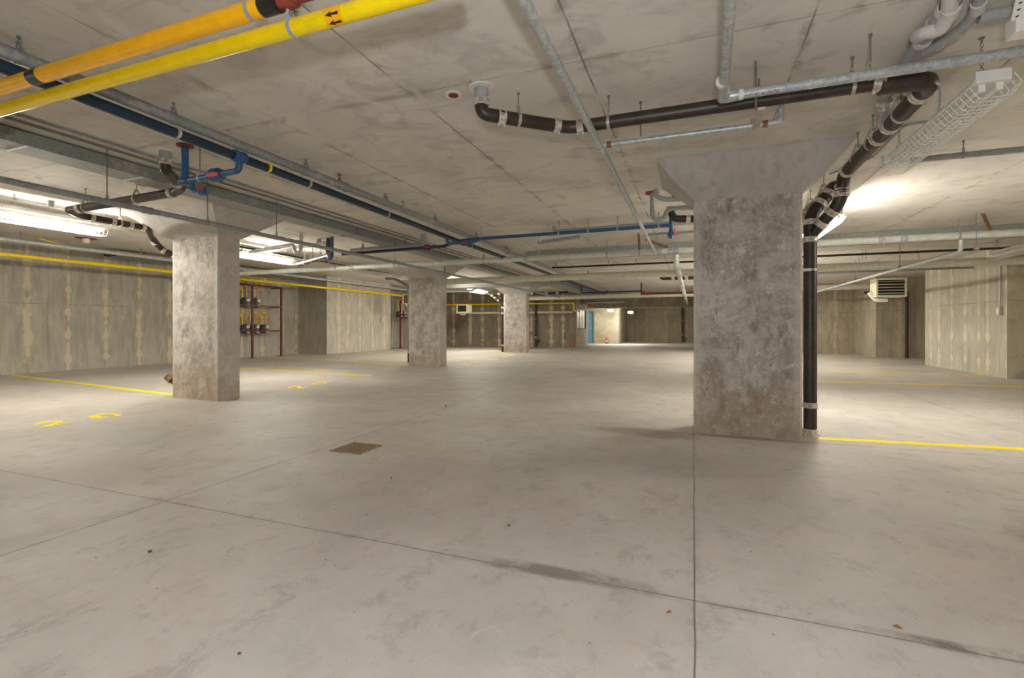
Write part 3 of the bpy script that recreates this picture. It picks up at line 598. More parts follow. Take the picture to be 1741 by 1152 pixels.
fixture('caged_light', (1.74, 7.4, 2.66), 'lit caged tube light half hidden behind the black drain bend', True, 1.5)
fixture('caged_light', (1.74, 14.3, 2.66), 'lit tube light hidden behind the big column', True)
fixture('caged_light', (1.74, 17.4, 2.66), 'second lit tube light hidden behind the big column', True)
fixture('caged_light', (-9.2, 3.65, 2.8), 'bright lit caged tube light at the left edge, nearest of the left row', True)
fixture('caged_light', (-9.2, 7.7, 2.8), 'bright lit caged tube light just right of the left column', True)
fixture('caged_light', (-9.2, 11.55, 2.8), 'unlit caged tube light above the meter rack, beyond the second lit one', False, 1.6)
fixture('caged_light', (-9.2, 19.0, 2.8), 'lit caged tube light glowing between the two far columns', True, 2.0)
fixture('caged_light', (6.0, 11.8, 2.72), 'unlit tube light at the right edge, before the pale right wall', False)
fixture('caged_light', (1.74, 20.7, 2.66), 'third lit tube light hidden behind the big column', True)
fixture('caged_light', (-9.2, 15.2, 2.8), 'lit tube light hidden behind the olive-stained column', True)
# lights of the same rows behind the viewpoint
fixture('caged_light', (-9.2, -.4, 2.8), 'lit tube light of the left row outside the view', True)
fixture('caged_light', (6.0, 5.2, 2.72), 'lit tube light of the right row outside the view', True)
fixture('caged_light', (-4.9, 30.4, 2.2), 'lit tube light beside the blue door beyond the far beam', True, .9)
fixture('caged_light', (-3.75, 30.9, 2.08), 'lit tube light over the streaked far wall beyond the far beam', True, 1.2)
t = thing('strut_rail', 'white steel rail running above the row of lights on the left', 'rail', (-9.45, -2, 2.9)); MB().beam((-9.5, -2, 2.9), (-9.5, 24, 2.9), .09, .05).build('rail_channel', M['pale'], t)
for Y in (1, 4, 7, 10, 13, 16, 19, 22): hanger(t, (-9.5, Y, 2.9), .02)
# ------------------------------------------------------------------ mid-distance blue water branches
t = pipe('water_branch', 'blue pipe branching right from the blue main to a red-handled drop valve', 'pipe', [(UX, 8.05, UZ), (-3.8, 8.05, 2.785), (-.33, 8.05, 2.79), (-.33, 8.05, 2.62)], .03, 'blue', .05)
MB().tube([(-.33, 8.05, 2.79), (-.33, 8.05, 2.995)], .03).build('riser', M['blue'], t)
valve(t, (-.33, 8.05, 2.64), EZ, .026, (.9, -.5, 0)); valve(t, (-3.8, 7.7, 2.66), EX, .028, (0, -1, .15))
for px in (818, 950, 1000, 1050, 1120): hung(t, (Xof(px, 8.05), 8.05, 2.787), EX, .03, 'galv')
MB().tube([(UX+.01, 7.6, UZ), (UX+.01, 7.62, 2.66), (-3.66, 7.72, 2.66), (-3.6, 8.05, 2.785)], .028, .05).build('drop_loop', M['blue'], t)
t = pipe('water_branch', 'blue pipe running left from the blue main below a grey drain pipe', 'pipe', [(UX, 8.05, UZ), (-4.4, 8.05, 2.69), (-6.75, 8.05, 2.66)], .03, 'blued', .05)
valve(t, (-4.75, 8.05, 2.686), EX, .03, (0, -1, 0), 'blued')
MB().tube([(-6.75, 7.75, 2.97), (-6.75, 7.75, 2.55)], .032).build('riser', M['blue'], t); MB().tube([(-6.75, 7.75, 2.56), (-6.9, 7.75, 2.5)], .028).build('drain_leg', M['blue'], t)
valve(t, (-6.78, 7.72, 2.56), EZ, .028, (.5, -.9, .1))
t = pipe('vent_pipe', 'grey drain pipe with an upturned end above the left blue branch', 'pipe', [(-6.75, 8.33, 2.77), (-5.1, 8.3, 2.79), (-4.98, 8.3, 2.79), (-4.98, 8.3, 2.998)], .05, 'pvc', .08)
for X in (-6.45, -5.4): hung(t, (X, 8.32, 2.78), EX, .05, 'galv2')
coupling(t, (-5.25, 8.306, 2.788), EX, .05, .08, mat='pvc')
# grey trap cluster left of the big column
t = pipe('drain_trap', 'grey plastic trap with a U-bend beside the big column capital', 'pipe', [(-.52, 6.78, 2.99), (-.52, 6.78, 2.63), (-.36, 6.8, 2.63), (-.33, 6.8, 2.76), (-.2, 6.82, 2.77), (.9, 6.85, 2.74)], .03, 'pvc', .075)
MB().cyl((-.52, 6.78, 2.985), (-.52, 6.78, 3.0), .09, n=16).build('firestop', M['caulk'], t)
coupling(t, (-.12, 6.823, 2.768), EX, .03, .05, mat='pvc')
t = pipe('vent_pipe', 'grey plastic vent dropping beside the trap and running behind the big column', 'pipe', [(-.46, 6.6, 2.99), (-.46, 6.6, 2.9), (-.36, 6.66, 2.86), (1.0, 7.05, 2.86)], .032, 'pvc', .06)
MB().cyl((-.22, 6.7, 2.86), (-.22, 6.7, 2.99), .042).build('riser', M['pvc'], t); coupling(t, (-.05, 6.75, 2.86), V((1.36, .39, 0)), .032, .06, mat='pvc')
t = pipe('drain_pipe', 'short brown drain with steel coupling poking out left of the big column', 'pipe', [(-.3, 7.15, 2.86), (-.27, 7.15, 2.7), (.9, 7.1, 2.6)], .05, 'iron', .09)
coupling(t, (-.06, 7.14, 2.682), V((1, 0, -.085)), .05, .06); coupling(t, (-.3, 7.15, 2.84), EZ, .05, .06)
# trap cluster right of the left column
t = pipe('drain_trap', 'pale plastic trap with a U-bend right of the left column', 'pipe', [(-7.15, 7.35, 2.995), (-7.15, 7.35, 2.63), (-7.35, 7.4, 2.63), (-7.4, 7.42, 2.8), (-7.6, 7.45, 2.8), (-8.9, 7.7, 2.77)], .036, 'pvcw', .09)
MB().cyl((-7.15, 7.35, 2.985), (-7.15, 7.35, 2.9995), .075, n=16).build('plaster_ring', M['plas'], t)
for X in (-7.9, -8.3): coupling(t, (X, 7.45+(-7.6-X)*.19, 2.79), EX, .036, .06, mat='pvcw')
t = pipe('vent_pipe', 'pale plastic vent with a riser behind the trap right of the left column', 'pipe', [(-7.12, 7.97, 2.9), (-7.9, 8.05, 2.88), (-9.0, 8.2, 2.86)], .04, 'pvcw', .06)
MB().tube([(-7.3, 7.99, 2.9), (-7.3, 7.99, 3.0)], .045).build('riser', M['pvc'], t)
t = pipe('drain_pipe', 'brown drain run with pale straps beneath the pale trap', 'pipe', [(-6.95, 7.9, 2.98), (-6.98, 7.9, 2.72), (-7.3, 8.3, 2.7), (-8.95, 9.1, 2.67)], .055, 'iron', .1)
for k in (.25, .5, .75): hung(t, V((-7.3, 8.3, 2.7)).lerp(V((-8.95, 9.1, 2.67)), k), V((-1.65, .8, 0)), .055, 'pvcw')
t = pipe('drain_pipe', 'dark drain running away beside the white rail above the left row of lights', 'pipe', [(-9.75, 7.5, 2.98), (-9.75, 18, 2.93)], .05, 'iron')
for Y in (9, 11, 13): coupling(t, (-9.75, Y, 2.97), EY, .05, .07)
# plastic run over the leftmost light
t = pipe('vent_pipe', 'pale plastic pipe with two risers above the leftmost lit light', 'pipe', [(-8.75, 2.4, 2.9), (-8.7, 4.6, 2.87), (-8.5, 4.75, 2.87)], .045, 'pvcw', .08)
for Y in (2.95, 3.35, 4.2): MB().cyl((-8.73, Y, 2.88), (-8.73, Y, 3.01), .045).build('riser', M['pvc'], t)
for Y in (3.1, 3.8): hung(t, (-8.73, Y, 2.885), EY, .045)
# pipes along the left wall
t = pipe('sprinkler_line', 'pale grey pipe along the left wall just above the yellow gas pipe', 'pipe', [(-13.6, -5.9, 3.03), (-13.6, 23.5, 3.0)], .045, 'galv')
for px in (35, 240, 504, 554, 620): hung(t, (-13.6, Yof(px, -13.6), 3.02), EY, .045, 'galv')
t = thing('air_duct', 'short flat sheet-metal duct high on the left wall near the left column', 'duct', (-14.6, 8.2, 3.0)); MB().box(-14.9, -14.5, 8.4, 15.4, 3.06, 3.2).build('duct_body', M['sheet'], t); MB().box(-14.88, -14.52, 8.3, 8.4, 3.07, 3.19).build('duct_end', M['dark'], t)
t = pipe('cable', 'yellow cable loop dangling from the end of the short flat duct', 'cable', [(-14.2, 6.6, 3.22), (-14.3, 7.3, 3.12), (-14.5, 8.0, 3.1), (-14.7, 8.35, 3.12)], .014, 'yel', .3, n=8)
p = atz(140, 413, 3.22); t = thing('ceiling_sleeve', 'red firestop patch on the ceiling above the left wall', 'sleeve', (-13.0, 6.5, zc(-13)))
MB().cyl((-13.0, 6.9, zc(-13.0)-.015), (-13.0, 6.9, zc(-13)+.01), .2, n=18).build('firestop', M['caulk'], t); MB().cyl((-13.0, 6.9, zc(-13.0)-.12), (-13.0, 6.9, zc(-13)), .07, n=14).build('sleeve', M['pvcw'], t)
# ------------------------------------------------------------------ shallow ducts and big insulated pipes farther on
t = thing('air_duct', 'wide flat pale duct across the ceiling just beyond the cross main', 'duct', (-5, 11.2, 2.9)); MB().box(-3.8, 9.3, 11.1, 11.9, 2.86, 2.995).build('duct_body', M['sheet'], t)
for X in (-2.2, 1.5, 2.6, 5.5): MB().box(X-.03, X+.03, 11.085, 11.915, 2.85, 2.998).build('duct_flange', M['sheet'], t)
t = pipe('insulated_pipe', 'thick cream insulated pipe crossing beyond the cross main, nearer of two', 'pipe', [(-9.0, 13.7, 2.6), (9.3, 13.6, 2.605)], .095, 'cream')
for px in (1466, 1472, 1560, 1250, 990, 735): hanger(t, (Xof(px, 13.65), 13.65, 2.605), .095)
t = pipe('insulated_pipe', 'thick cream insulated pipe crossing near the far beam', 'pipe', [(-8.5, 23.2, 2.58), (1.5, 23.2, 2.62)], .11, 'cream')
t = pipe('insulated_pipe', 'pale insulated pipe high on the walls behind the unit heater', 'pipe', [(2.0, 21.4, 2.64), (6.6, 21.4, 2.64)], .1, 'cream')
t = pipe('conduit', 'thin black pipe crossing under the ceiling above the cream insulated pipe', 'pipe', [(-3.8, 13.4, 2.86), (7, 13.4, 2.86)], .027, 'blk')
for px in (945, 1035, 1081): hung(t, (Xof(px, 13.4), 13.4, 2.86), EX, .027, 'rod')
t = pipe('sprinkler_branch', 'dark thin pipe crossing just above the unit heater', 'pipe', [(1.9, 15.2, 2.62), (6.5, 15.2, 2.64)], .034, 'galv2')
for px in (1460, 1563): hung(t, (Xof(px, 15.2), 15.2, 2.63), EX, .034, 'rod')
t = pipe('sprinkler_branch', 'pale pipe slanting from the right wall down to the drain stack', 'pipe', [(4.24, 10.3, 2.65), (4.24, 10.31, 2.45), (4.24, 23.5, 2.42)], .034, 'galv')
t['label'] = 'pale galvanised pipe slanting across in front of the unit heater toward the far wall'
for px in (1660, 1530, 1455): hung(t, (4.24, Yof(px, 4.24), 2.44), EY, .034, 'rod')
t = pipe('conduit', 'grey pipe passing high above the centre, beyond the cross main', 'pipe', [(-1.9, 17, 2.9), (1.5, 17, 2.9)], .045, 'galv2')
t = pipe('conduit', 'bent dark conduit hooked under the ceiling left of the supply pipe', 'conduit', [(-3.2, 15.6, 2.98), (-3.2, 15.6, 2.82), (-1.6, 15.2, 2.84)], .02, 'rod', .03)
t = pipe('conduit', 'short grey strut pipe hanging slightly askew below the blue right branch', 'pipe', [(-2.7, 8.55, 2.74), (-1.95, 8.75, 2.83)], .032, 'galv2')
MB().cyl((-2.66, 8.56, 2.74), (-2.66, 8.56, 2.84), .035).build('collar', M['pvcw'], t)
t = pipe('vent_pipe', 'grey pipe stub turning down from the ceiling left of the straight sprinkler pipe', 'pipe', [(-2.33, 8.4, 3.0), (-2.33, 8.4, 2.88), (-1.0, 8.35, 2.88), (.8, 8.3, 2.86)], .042, 'pvc', .07)
MB().cyl((-2.33, 8.4, 2.985), (-2.33, 8.4, 3.001), .075).build('plaster_ring', M['plas'], t)
for nm, pts, box, lab in (('a', (-10.2, -4.6, 17.3, 17.8, 2.70, 2.84), 0, 'flat grey duct crossing above the farthest column capital'), ('b', (-5.2, -4.6, 17.83, 28.8, 2.74, 2.88), 0, 'flat grey duct running away toward the far beam'), ('c', (-5.9, -3.6, 27.2, 28.2, 2.5, 2.66), 0, 'low flat duct in front of the far beam')):
    t = thing('air_duct', lab, 'duct', (pts[0], pts[2], pts[4])); MB().box(*pts).build('duct_body', M['sheet'], t)
    f = MB().box(pts[0]-.015, pts[0]+.04, pts[2]-.015, pts[3]+.015, pts[4]-.015, pts[5]+.015); f.build('duct_flange', M['galv2'], t)
# far blue cross branch with red elbow
t = pipe('water_branch', 'far blue pipe with two upright ends and a red valve, above the door', 'pipe', [(-4.5, 20.5, 2.95), (-4.5, 20.5, 2.6), (-2.0, 20.5, 2.62), (-2.0, 20.5, 2.95)], .032, 'blued', .05)
valve(t, (-3.4, 20.5, 2.61), EX, .032, (0, -1, 0), 'blued'); MB().cyl((-2.0, 20.5, 2.62), (-2.0, 20.5, 2.45), .035).build('drop', M['blued'], t)
t = pipe('fire_pipe', 'dark red pipe with a bright elbow crossing before the far beam', 'pipe', [(-2.05, 21.2, 2.62), (-1.9, 21.2, 2.55), (1.4, 21.3, 2.56)], .05, 'maroon', .09)
MB().tube([(-2.05, 21.2, 2.66), (-2.05, 21.2, 2.56), (-1.75, 21.2, 2.55)], .062, .08).build('elbow', M['caulk'], t)
t = pipe('drain_pipe', 'short black far drain with pale joints left of the big column', 'pipe', [(-.95, 16.2, 2.85), (-.95, 16.2, 2.72), (1.5, 16.2, 2.7)], .07, 'iron', .1)
for X in (-.6, -.2, .4): coupling(t, (X, 16.2, 2.71), EX, .07, .1)
t = pipe('drain_pipe', 'dark drain with pale couplings above the farthest column', 'pipe', [(-9.6, 21.5, 2.75), (-6.4, 22.0, 2.72), (-5.5, 22.1, 2.76)], .06, 'iron', .1)
for X in (-8.8, -7.2, -6.5, -6.0): coupling(t, (X, 21.5+(X+9.6)*.15, 2.735), EX, .06, .12)
t = pipe('vent_pipe', 'pale pipe turning at the capital of the farthest column', 'pipe', [(-10.5, 18.4, 2.68), (-8.7, 18.4, 2.66), (-8.5, 18.4, 2.78)], .05, 'pvcw', .08)
# column-side risers
t = pipe('drain_stack', 'grey bent pipe going down the left side of the olive-stained column', 'pipe', [(-8.95, 12.68, 2.655), (-8.6, 12.65, 2.64), (-8.08, 12.6, 2.38), (-8.06, 12.6, .42)], .045, 'galv2', .14)
MB().cyl((-8.06, 12.6, .42), (-8.06, 12.6, .0), .055).build('boot', M['iron'], t); coupling(t, (-8.06, 12.6, .4), EZ, .05, .07); coupling(t, (-8.06, 12.6, .05), EZ, .052, .07)
t = pipe('drain_stack', 'thin black drain with pale couplings on the left side of the farthest column', 'pipe', [(-8.98, 20.3, 2.68), (-8.75, 20.3, 2.66), (-8.2, 20.3, 2.25), (-8.08, 20.3, 2.1), (-8.08, 20.3, 0)], .05, 'iron', .12)
for z in (.3, 1.75, 2.0): coupling(t, (-8.08, 20.3, z), EZ, .05, .08)
for p in ((-8.6, 20.3, 2.56), (-8.45, 20.3, 2.45), (-8.3, 20.3, 2.33)): coupling(t, p, V((.55, 0, -.41)), .05, .06)
def far_drain(x, y, label):
    t = pipe('drain_stack', label, 'pipe', [(x, y, 0), (x, y, 2.6)], .055, 'iron')
    coupling(t, (x, y, .55), EZ, .055, .08); coupling(t, (x, y, 1.55), EZ, .055, .03, mat='strut')
    MB().tube([(x, y, .18), (x+.2, y-.03, .36)], .05).build('wye_arm', M['iron'], t); MB().cyl((x+.19, y-.03, .35), (x+.23, y-.035, .39), .06).build('cap', M['blk'], t)
far_drain(Xof(911, 25.2), 25.2, 'black drain stack with an angled cleanout on the dark far wall')
far_drain(Xof(1160, 36.3), 36.3, 'black drain stack on the far wall beside the dark brown doorway')
t = pipe('fire_pipe', 'dark red standpipe in the corner beside the pale right wall', 'pipe', [(6.0, 21.55, 2.42), (7.3, 21.55, 2.42), (7.3, 21.55, 0)], .05, 'stand', .08)
MB().tube([(7.15, 21.55, 2.42), (7.3, 21.55, 2.42), (7.3, 21.55, 2.25)], .062, .07).build('elbow', M['caulk'], t)
t = pipe('wall_rail', 'beige horizontal pipe fixed along the dark far wall', 'pipe', [(-13.0, 25.3, 1.92), (-6.05, 25.3, 1.92)], .07, 'beige')
# ------------------------------------------------------------------ unit heaters
def heater(p, w, h, dp, label, louvre=True):
    x, y, z = p; t = thing('unit_heater', label, 'heater', p)
    m = MB().box(x-w/2, x-w/2+.04, y, y+dp, z, z+h).box(x+w/2-.04, x+w/2, y, y+dp, z, z+h).box(x-w/2+.04, x+w/2-.04, y, y+dp, z, z+.05).box(x-w/2+.04, x+w/2-.04, y, y+dp, z+h-.04, z+h).box(x-w/2+.04, x+w/2-.04, y+dp-.02, y+dp, z+.05, z+h-.04)
    m.build('case', M['beige'], t)
    MB().box(x-w/2+.04, x+w/2-.04, y+.05, y+.06, z+.05, z+h-.04).build('dark_inside', M['dark'], t)  # near-black sheet stands in for the unlit inside of the case
    if louvre:
        for k in range(5):
            zz = z+.1+(h-.18)*k/4; MB().beam((x-w/2+.03, y+.015, zz), (x+w/2-.03, y+.015, zz), .035, .008, up=(0, -.5, 1)).build('louvre', M['beige'], t)
    MB().tube([(x-w*.5-.08, y+dp*.6, z+h*.3), (x-w*.4, y+dp*.6, z-.07), (x, y+dp*.6, z-.07)], .055, .08).build('flue', M['white'], t)
    for sx in (-.34, .34): MB().cyl((x+w*sx, y+dp/2, z+h), (x+w*sx, y+dp/2, 3.0), .006, n=8).build('hanger_rod', M['rod'], t); return t
heater((5.0, 15.75, 1.97), .68, .5, .5, 'beige louvred unit heater hanging in front of the right-hand far walls')
q = atD(694, 508, 22.5); heater((q.x, q.y, 2.2), .62, .48, .5, 'cream unit heater hanging left of the olive-stained column')
q = atD(785, 524, 25); heater((q.x, q.y, 1.86), .6, .42, .6, 'small beige unit heater right of the olive-stained column', False)
# ------------------------------------------------------------------ gas meters
def rack(x, y0, y1, zs, label, xw):
    t = thing('meter_rack', label, 'rack', (x, y0, 0))
    for y in (y0, (y0+y1)/2 if y1-y0 > 2 else None, y1):
        if y is None: continue
        MB().beam((x, y, 0), (x, y, zs[-1]), .06, .06).build('post', M['maroon'], t); MB().box(x-.1, x+.1, y-.1, y+.1, 0, .012).build('base_plate', M['maroon'], t)
    for z in zs:
        MB().beam((x, y0, z), (x, y1, z), .05, .05).build('rail', M['maroon'], t)
        MB().beam((x, y1, z-.02), (xw, y1, z-.02), .04, .04).build('wall_arm', M['maroon'], t)
rack(-15.15, 11.9, 14.55, (1.0, 1.93, 2.68), 'maroon steel frame holding the gas meters, right of the left column', -15.65)
rack(-14.3, 21.5, 22.7, (1.62, 2.5), 'second, smaller maroon frame in the recess beside the olive-stained column', -15.1)
def meter(p, label, group, proto=[]):
    if proto: return dup(proto[0], p, label, group)
    t = thing('gas_meter', label, 'meter', (0, 0, 0), group)
    MB().rings([(V((0, 0, 0)), .1), (V((0, 0, .03)), .14), (V((0, 0, .22)), .15), (V((0, 0, .3)), .13), (V((0, 0, .34)), .09)], 20).build('body', M['meter'], t)
    MB().box(.1, .165, -.03, .09, .2, .3).build('dial', M['face'], t, .01); MB().box(.13, .155, -.02, .09, .02, .1).build('plate', M['face'], t)
    MB().box(.14, .16, .0, .07, .12, .16).build('red_tag', M['red'], t)
    MB().tube([(0, -.08, .32), (0, -.08, .62), (0, -.14, .62), (0, -.14, .74)], .025, .04, 10).build('inlet_pipe', M['yel'], t)
    MB().tube([(0, .1, .32), (0, .1, .78), (0, -.05, .78), (0, -.05, .95)], .025, .04, 10).build('outlet_pipe', M['ora'], t)
    o = MB().cyl((0, .1, .52), (0, .1, .6), .035).build('cock', M['strut'], t); MB().beam((.04, .08, .56), (.04, .22, .57), .03, .02).build('cock_handle', M['red'], o)
    t.location = p; proto.append(t); return t
pos = ('third', 'second', 'first')
for k, Y in enumerate((13.9, 13.48, 13.06)): meter((-15.35, Y, .9), 'grey gas meter in the lower row, %s from the right end of the maroon frame' % ('first', 'second', 'third')[k], 'gas meters on the lower row')
for k, Y in enumerate((13.52, 13.06)): meter((-15.35, Y, 1.88), 'grey gas meter in the upper row, %s' % ('the right one beside a paper tag', 'the left one partly behind the left column')[k], 'gas meters on the upper row')
for k, Y in enumerate((21.75, 22.1)): meter((-14.55, Y, 1.62), 'small far gas meter on the second maroon frame, %s of the pair' % ('left', 'right')[k], 'gas meters on the far frame')
for p, l in (((-15.28, 13.36, 2.42), 'cardboard tag hanging over the upper row of gas meters'), ((-15.28, 13.3, 1.5), 'cardboard tag hanging over the lower row of gas meters')):
    tag(MB().box(p[0], p[0]+.012, p[1]-.08, p[1]+.08, p[2]-.12, p[2]+.12).build('paper_tag', M['tag']), l, 'tag', 'meter tags')
t = pipe('gas_manifold', 'yellow gas manifold of many short pipes at the top of the meter rack', 'pipe', [(-15.45, 12, 2.86), (-15.45, 14.0, 2.86)], .03, 'yel')
for k in range(5): MB().tube([(-15.45, 12.2+.4*k, 2.86), (-15.35, 12.2+.4*k, 3.0), (-15.2, 12.35+.4*k, 3.0)], .022, .05, 10).build('branch', M['yel'], t)
# switches
def switch(p, sx, label, ztop):
    t = thing('switch_box', label, 'switch', p); x, y, z = p
    MB().box(x, x+.07*sx, y-.06, y+.06, z, z+.2).build('box', M['strut'], t, .004); MB().box(x+.07*sx, x+.08*sx, y-.03, y+.03, z+.05, z+.15).build('cover', M['white'], t)
    MB().tube([(x+.04*sx, y, z+.2), (x+.03*sx, y, z+.5), (x+.03*sx, y, ztop)], .014, .05).build('conduit', M['strut'], t)
switch((6.62, 14.3, 1.43), -1, 'grey switch box with conduit on the pale right wall', 3.0)
switch((-14.2, 19.7, 1.35), 1, 'white switch box with conduit on the stepped left wall', 2.9)
# fire extinguisher
q = atY(1031.5, 583, 31.95); x, y = q.x, q.y; t = thing('fire_extinguisher', 'small red fire extinguisher standing by the lit block wall', 'extinguisher', (x, y, 0))
MB().rings([(V((x, y, 0)), .07), (V((x, y, .02)), .08), (V((x, y, .3)), .08), (V((x, y, .36)), .06), (V((x, y, .39)), .025)], 18).build('cylinder', M['red'], t)
MB().cyl((x, y, .39), (x, y, .44), .02).beam((x, y, .44), (x+.1, y-.02, .46), .02, .015).build('valve_handle', M['blk'], t); MB().tube([(x+.02, y, .41), (x+.1, y, .38), (x+.1, y-.02, .12)], .01, .04, 8).build('hose', M['blk'], t)
MB().box(x-.04, x+.05, y-.083, y-.075, .1, .24).build('label_plate', M['face'], t)
q = atY(973.5, 590, 25.36); tag(MB().box(q.x-.06, q.x+.02, 25.39, 25.4, .1, .42).build('paint_mark', M['orange']), 'orange paint mark low on the far wall corner', 'mark')
# ------------------------------------------------------------------ floor markings
def line(a, b, w, label):
    a, b = V((max(a[0], -15.6), a[1], 0)), V((b[0], b[1], 0)); n = (b-a).normalized().cross(EZ)*w/2
    tag(MB().poly([tuple((a+n)[:2]), tuple((b+n)[:2]), tuple((b-n)[:2]), tuple((a-n)[:2])], .0005, .003).build('stall_line', M['yel2']), label, 'floor line', 'yellow stall lines')
def fpx(x, y): p = atz(x, y, 0); return (p.x, p.y)
line(fpx(18, 637), fpx(299, 671.5), .12, 'bold yellow stall line from the left wall to the left column')
a, b = fpx(410, 625.5), fpx(633, 638.5); line((a[0]-3.2, a[1]+.2), b, .12, 'yellow stall line just right of the left column')
line(fpx(438, 604.5), fpx(700, 621.3), .12, 'yellow stall line ending at the foot of the olive-stained column')
line(fpx(606, 598.5), fpx(703, 604.5), .12, 'short yellow stall line beside the stepped wall, left of the olive-stained column')
line(fpx(680, 593.5), fpx(706, 594), .1, 'faint yellow stall line in the recess by the far meter rack')
line(fpx(769, 608.3), fpx(845, 612), .12, 'yellow stall line right of the olive-stained column')
line(fpx(769, 592), fpx(857, 596.5), .1, 'faint yellow stall line before the dark far wall')
line(fpx(1391, 745), fpx(1760, 764.5), .12, 'bold yellow stall line running right from the black drain stack')
line(fpx(1372, 648), fpx(1741, 657.5), .12, 'second yellow stall line on the right, in the middle of the bay')
line(fpx(1372, 630), fpx(1741, 638.5), .12, 'third yellow stall line on the right, nearest the far walls')
line(fpx(1372, 608), fpx(1500, 612), .1, 'faint yellow stall line on the far right by the dark wall')
def glyph(polys, label, ox, oy, sc):
    m = MB()
    for pl in polys: m.poly([fpx(ox+u/sc, oy+v/sc) for u, v in pl], .0005, .003)
    tag(m.build('painted_digit', M['yel2']), label, 'floor marking', 'stall numbers')
def stroke(pts):        # (u, v, half-thickness in v) centre line -> outline
    return [(u, v-h) for u, v, h in pts]+[(u, v+h) for u, v, h in reversed(pts)]
two = [[(160, 268), (190, 258), (300, 232), (440, 218), (560, 216), (592, 222), (585, 236), (500, 262), (420, 284), (560, 262), (690, 240), (728, 246), (640, 258), (440, 294), (350, 312), (296, 310), (300, 297), (400, 270), (470, 244), (400, 236), (300, 256), (230, 272), (180, 280)]]
six = [[(952, 158), (990, 142), (1080, 124), (1190, 112), (1300, 114), (1340, 122), (1440, 124), (1452, 136), (1420, 150), (1345, 158), (1328, 150), (1370, 142), (1300, 130), (1210, 126), (1130, 134), (1080, 146), (1130, 146), (1155, 156), (1130, 166), (1240, 162), (1278, 168), (1240, 178), (1120, 186), (1020, 184), (970, 174)]]
glyph(two, 'yellow numeral 2 painted on the floor in front of the bold left stall line', 40, 690, 8.705)
glyph(six, 'rounded yellow numeral painted beside the 2, in front of the bold left stall line', 40, 690, 8.705)
two2 = [[(220, 268), (300, 246), (400, 240), (488, 246), (470, 270), (620, 256), (640, 262), (500, 288), (400, 292), (400, 282), (440, 262), (380, 254), (310, 262), (250, 282)]]
six2 = [[(670, 198), (720, 186), (800, 174), (950, 176), (1020, 190), (960, 206), (940, 192), (860, 186), (780, 188), (730, 198), (800, 208), (900, 206), (880, 216), (780, 216), (700, 206)]]
glyph(two2, 'small yellow numeral 2 painted on the floor right of the left column', 470, 635, 11.607)
glyph(six2, 'small rounded yellow numeral beside the 2, right of the left column', 470, 635, 11.607)
glyph([[(905, 158), (960, 153), (1000, 160), (1060, 164), (1040, 171), (990, 168), (960, 162)], [(1015, 142), (1070, 138), (1150, 142), (1160, 148), (1080, 148), (1060, 146)]], 'faint yellow stall number right of the olive-stained column', 680, 600, 8.705)
glyph([[(1480, 52), (1560, 48), (1610, 54), (1580, 60), (1500, 56)], [(1570, 34), (1620, 30), (1690, 34), (1650, 42), (1600, 38)]], 'tiny yellow stall number before the farthest column', 680, 600, 8.705)
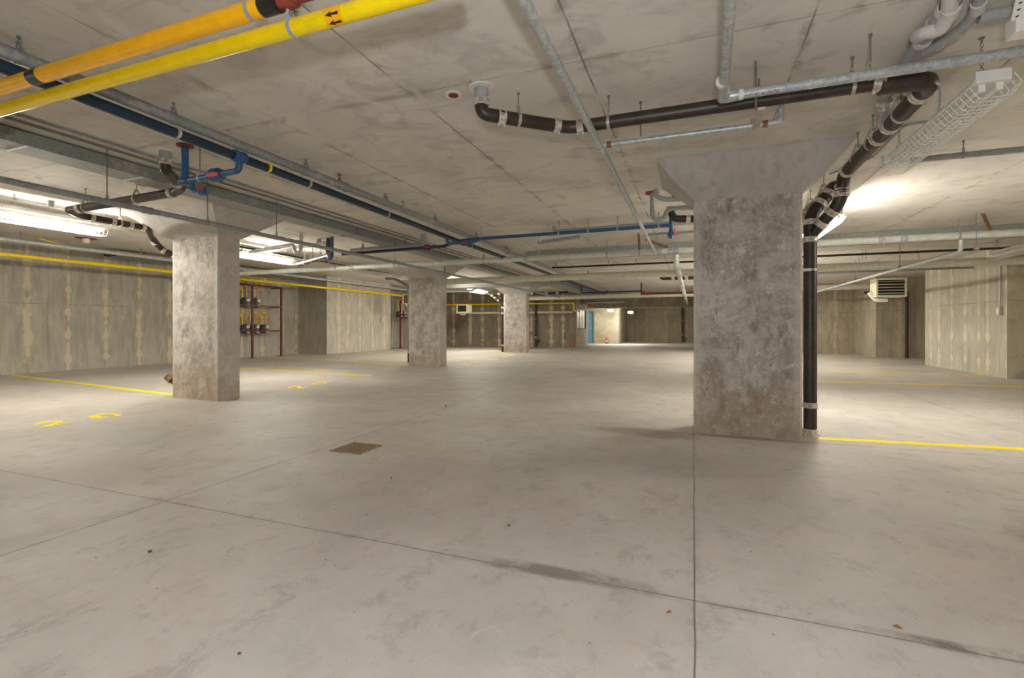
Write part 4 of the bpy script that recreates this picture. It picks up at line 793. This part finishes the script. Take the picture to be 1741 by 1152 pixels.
# floor drain and litter
t = thing('floor_drain', 'rusty square floor drain grate set in the slab', 'drain', (-3.08, 3.88, 0))
m = MB(); x0, x1, y0, y1 = -3.26, -2.9, 3.7, 4.06
m.box(x0, x1, y0, y0+.03, 0, .006).box(x0, x1, y1-.03, y1, 0, .006).box(x0, x0+.03, y0+.03, y1-.03, 0, .006).box(x1-.03, x1, y0+.03, y1-.03, 0, .006); m.build('grate_frame', M['drain'], t)
MB().box(x0+.03, x1-.03, y0+.03, y1-.03, .0, .0015).build('sump', M['sump'], t)
m = MB()
for k in range(10): m.box(x0+.04+k*.029, x0+.055+k*.029, y0+.03, y1-.03, .0015, .005)
m.build('grate_bars', M['drain'], t)
def leaf(x, y, ang, ln, label):
    p = V((*fpx(x, y), .003)); u = V((math.cos(ang), math.sin(ang), 0)); w = V((-u.y, u.x, 0)); ps = [p-u*ln, p-u*ln*.3+w*ln*.35, p+u*ln*.5+w*ln*.28, p+u*ln, p+u*ln*.4-w*ln*.3, p-u*ln*.4-w*ln*.25]
    m = MB().add([tuple(q) for q in ps]+[tuple(p+EZ*.009)]+[tuple(q-EZ*.002) for q in ps], [(i, (i+1) % 6, 6) for i in range(6)]+[tuple(7+i for i in reversed(range(6)))]+[(i, 7+i, 7+(i+1) % 6, (i+1) % 6) for i in range(6)])
    tag(m.build('dry_leaf', M['leaf']), label, 'leaf', 'dry leaves on the floor')
leaf(1137, 1041, .7, .014, 'small curled brown leaf on the floor left of the joint crossing'); leaf(1526, 1066, -.3, .016, 'small orange-brown leaf sliver on the floor beside the dirty joint at right')
def pebble(x, y, s, label):
    p = V((*fpx(x, y), 0)); m = MB().rings([(p, s*.7), (p+EZ*s*.3, s), (p+EZ*s*.7, s*.8), (p+EZ*s*.95, s*.3)], 8)
    tag(m.build('pebble', M['stone']), label, 'pebble', 'pebbles on the floor')
pebble(255, 938, .011, 'dark pebble on the floor at lower left below the joint crossing'); pebble(407, 1111, .007, 'dark pebble near the bottom edge, left of centre')
pebble(758, 690, .017, 'dark pebble on the joint line between the two left columns and the drain'); pebble(665, 813, .008, 'tiny dark pebble just below the floor drain'); pebble(865, 893, .008, 'tiny dark pebble near the middle of the floor')
# ------------------------------------------------------------------ light
fl = bpy.data.lights.new('camera_flash', 'POINT'); fl.energy = 46; fl.color = (.95, .97, 1.0); fl.shadow_soft_size = .07
fo = bpy.data.objects.new('camera_flash', fl); COL.objects.link(fo); fo.location = (.12, -.35, 1.5)
w = bpy.data.worlds.new('world'); S.world = w; w.use_nodes = True
w.node_tree.nodes['Background'].inputs[0].default_value = (.9, .88, .8, 1); w.node_tree.nodes['Background'].inputs[1].default_value = .0
vs = S.view_settings; vs.view_transform = 'Standard'; vs.look = 'None'; vs.exposure = 2.24; vs.gamma = 1; vs.use_curve_mapping = False
S.cycles.use_denoising = True; S.cycles.max_bounces = 8; S.cycles.diffuse_bounces = 6; S.cycles.use_adaptive_sampling = True; S.cycles.adaptive_threshold = .03; S.cycles.glossy_bounces = 3
S.cycles.sample_clamp_indirect = 6
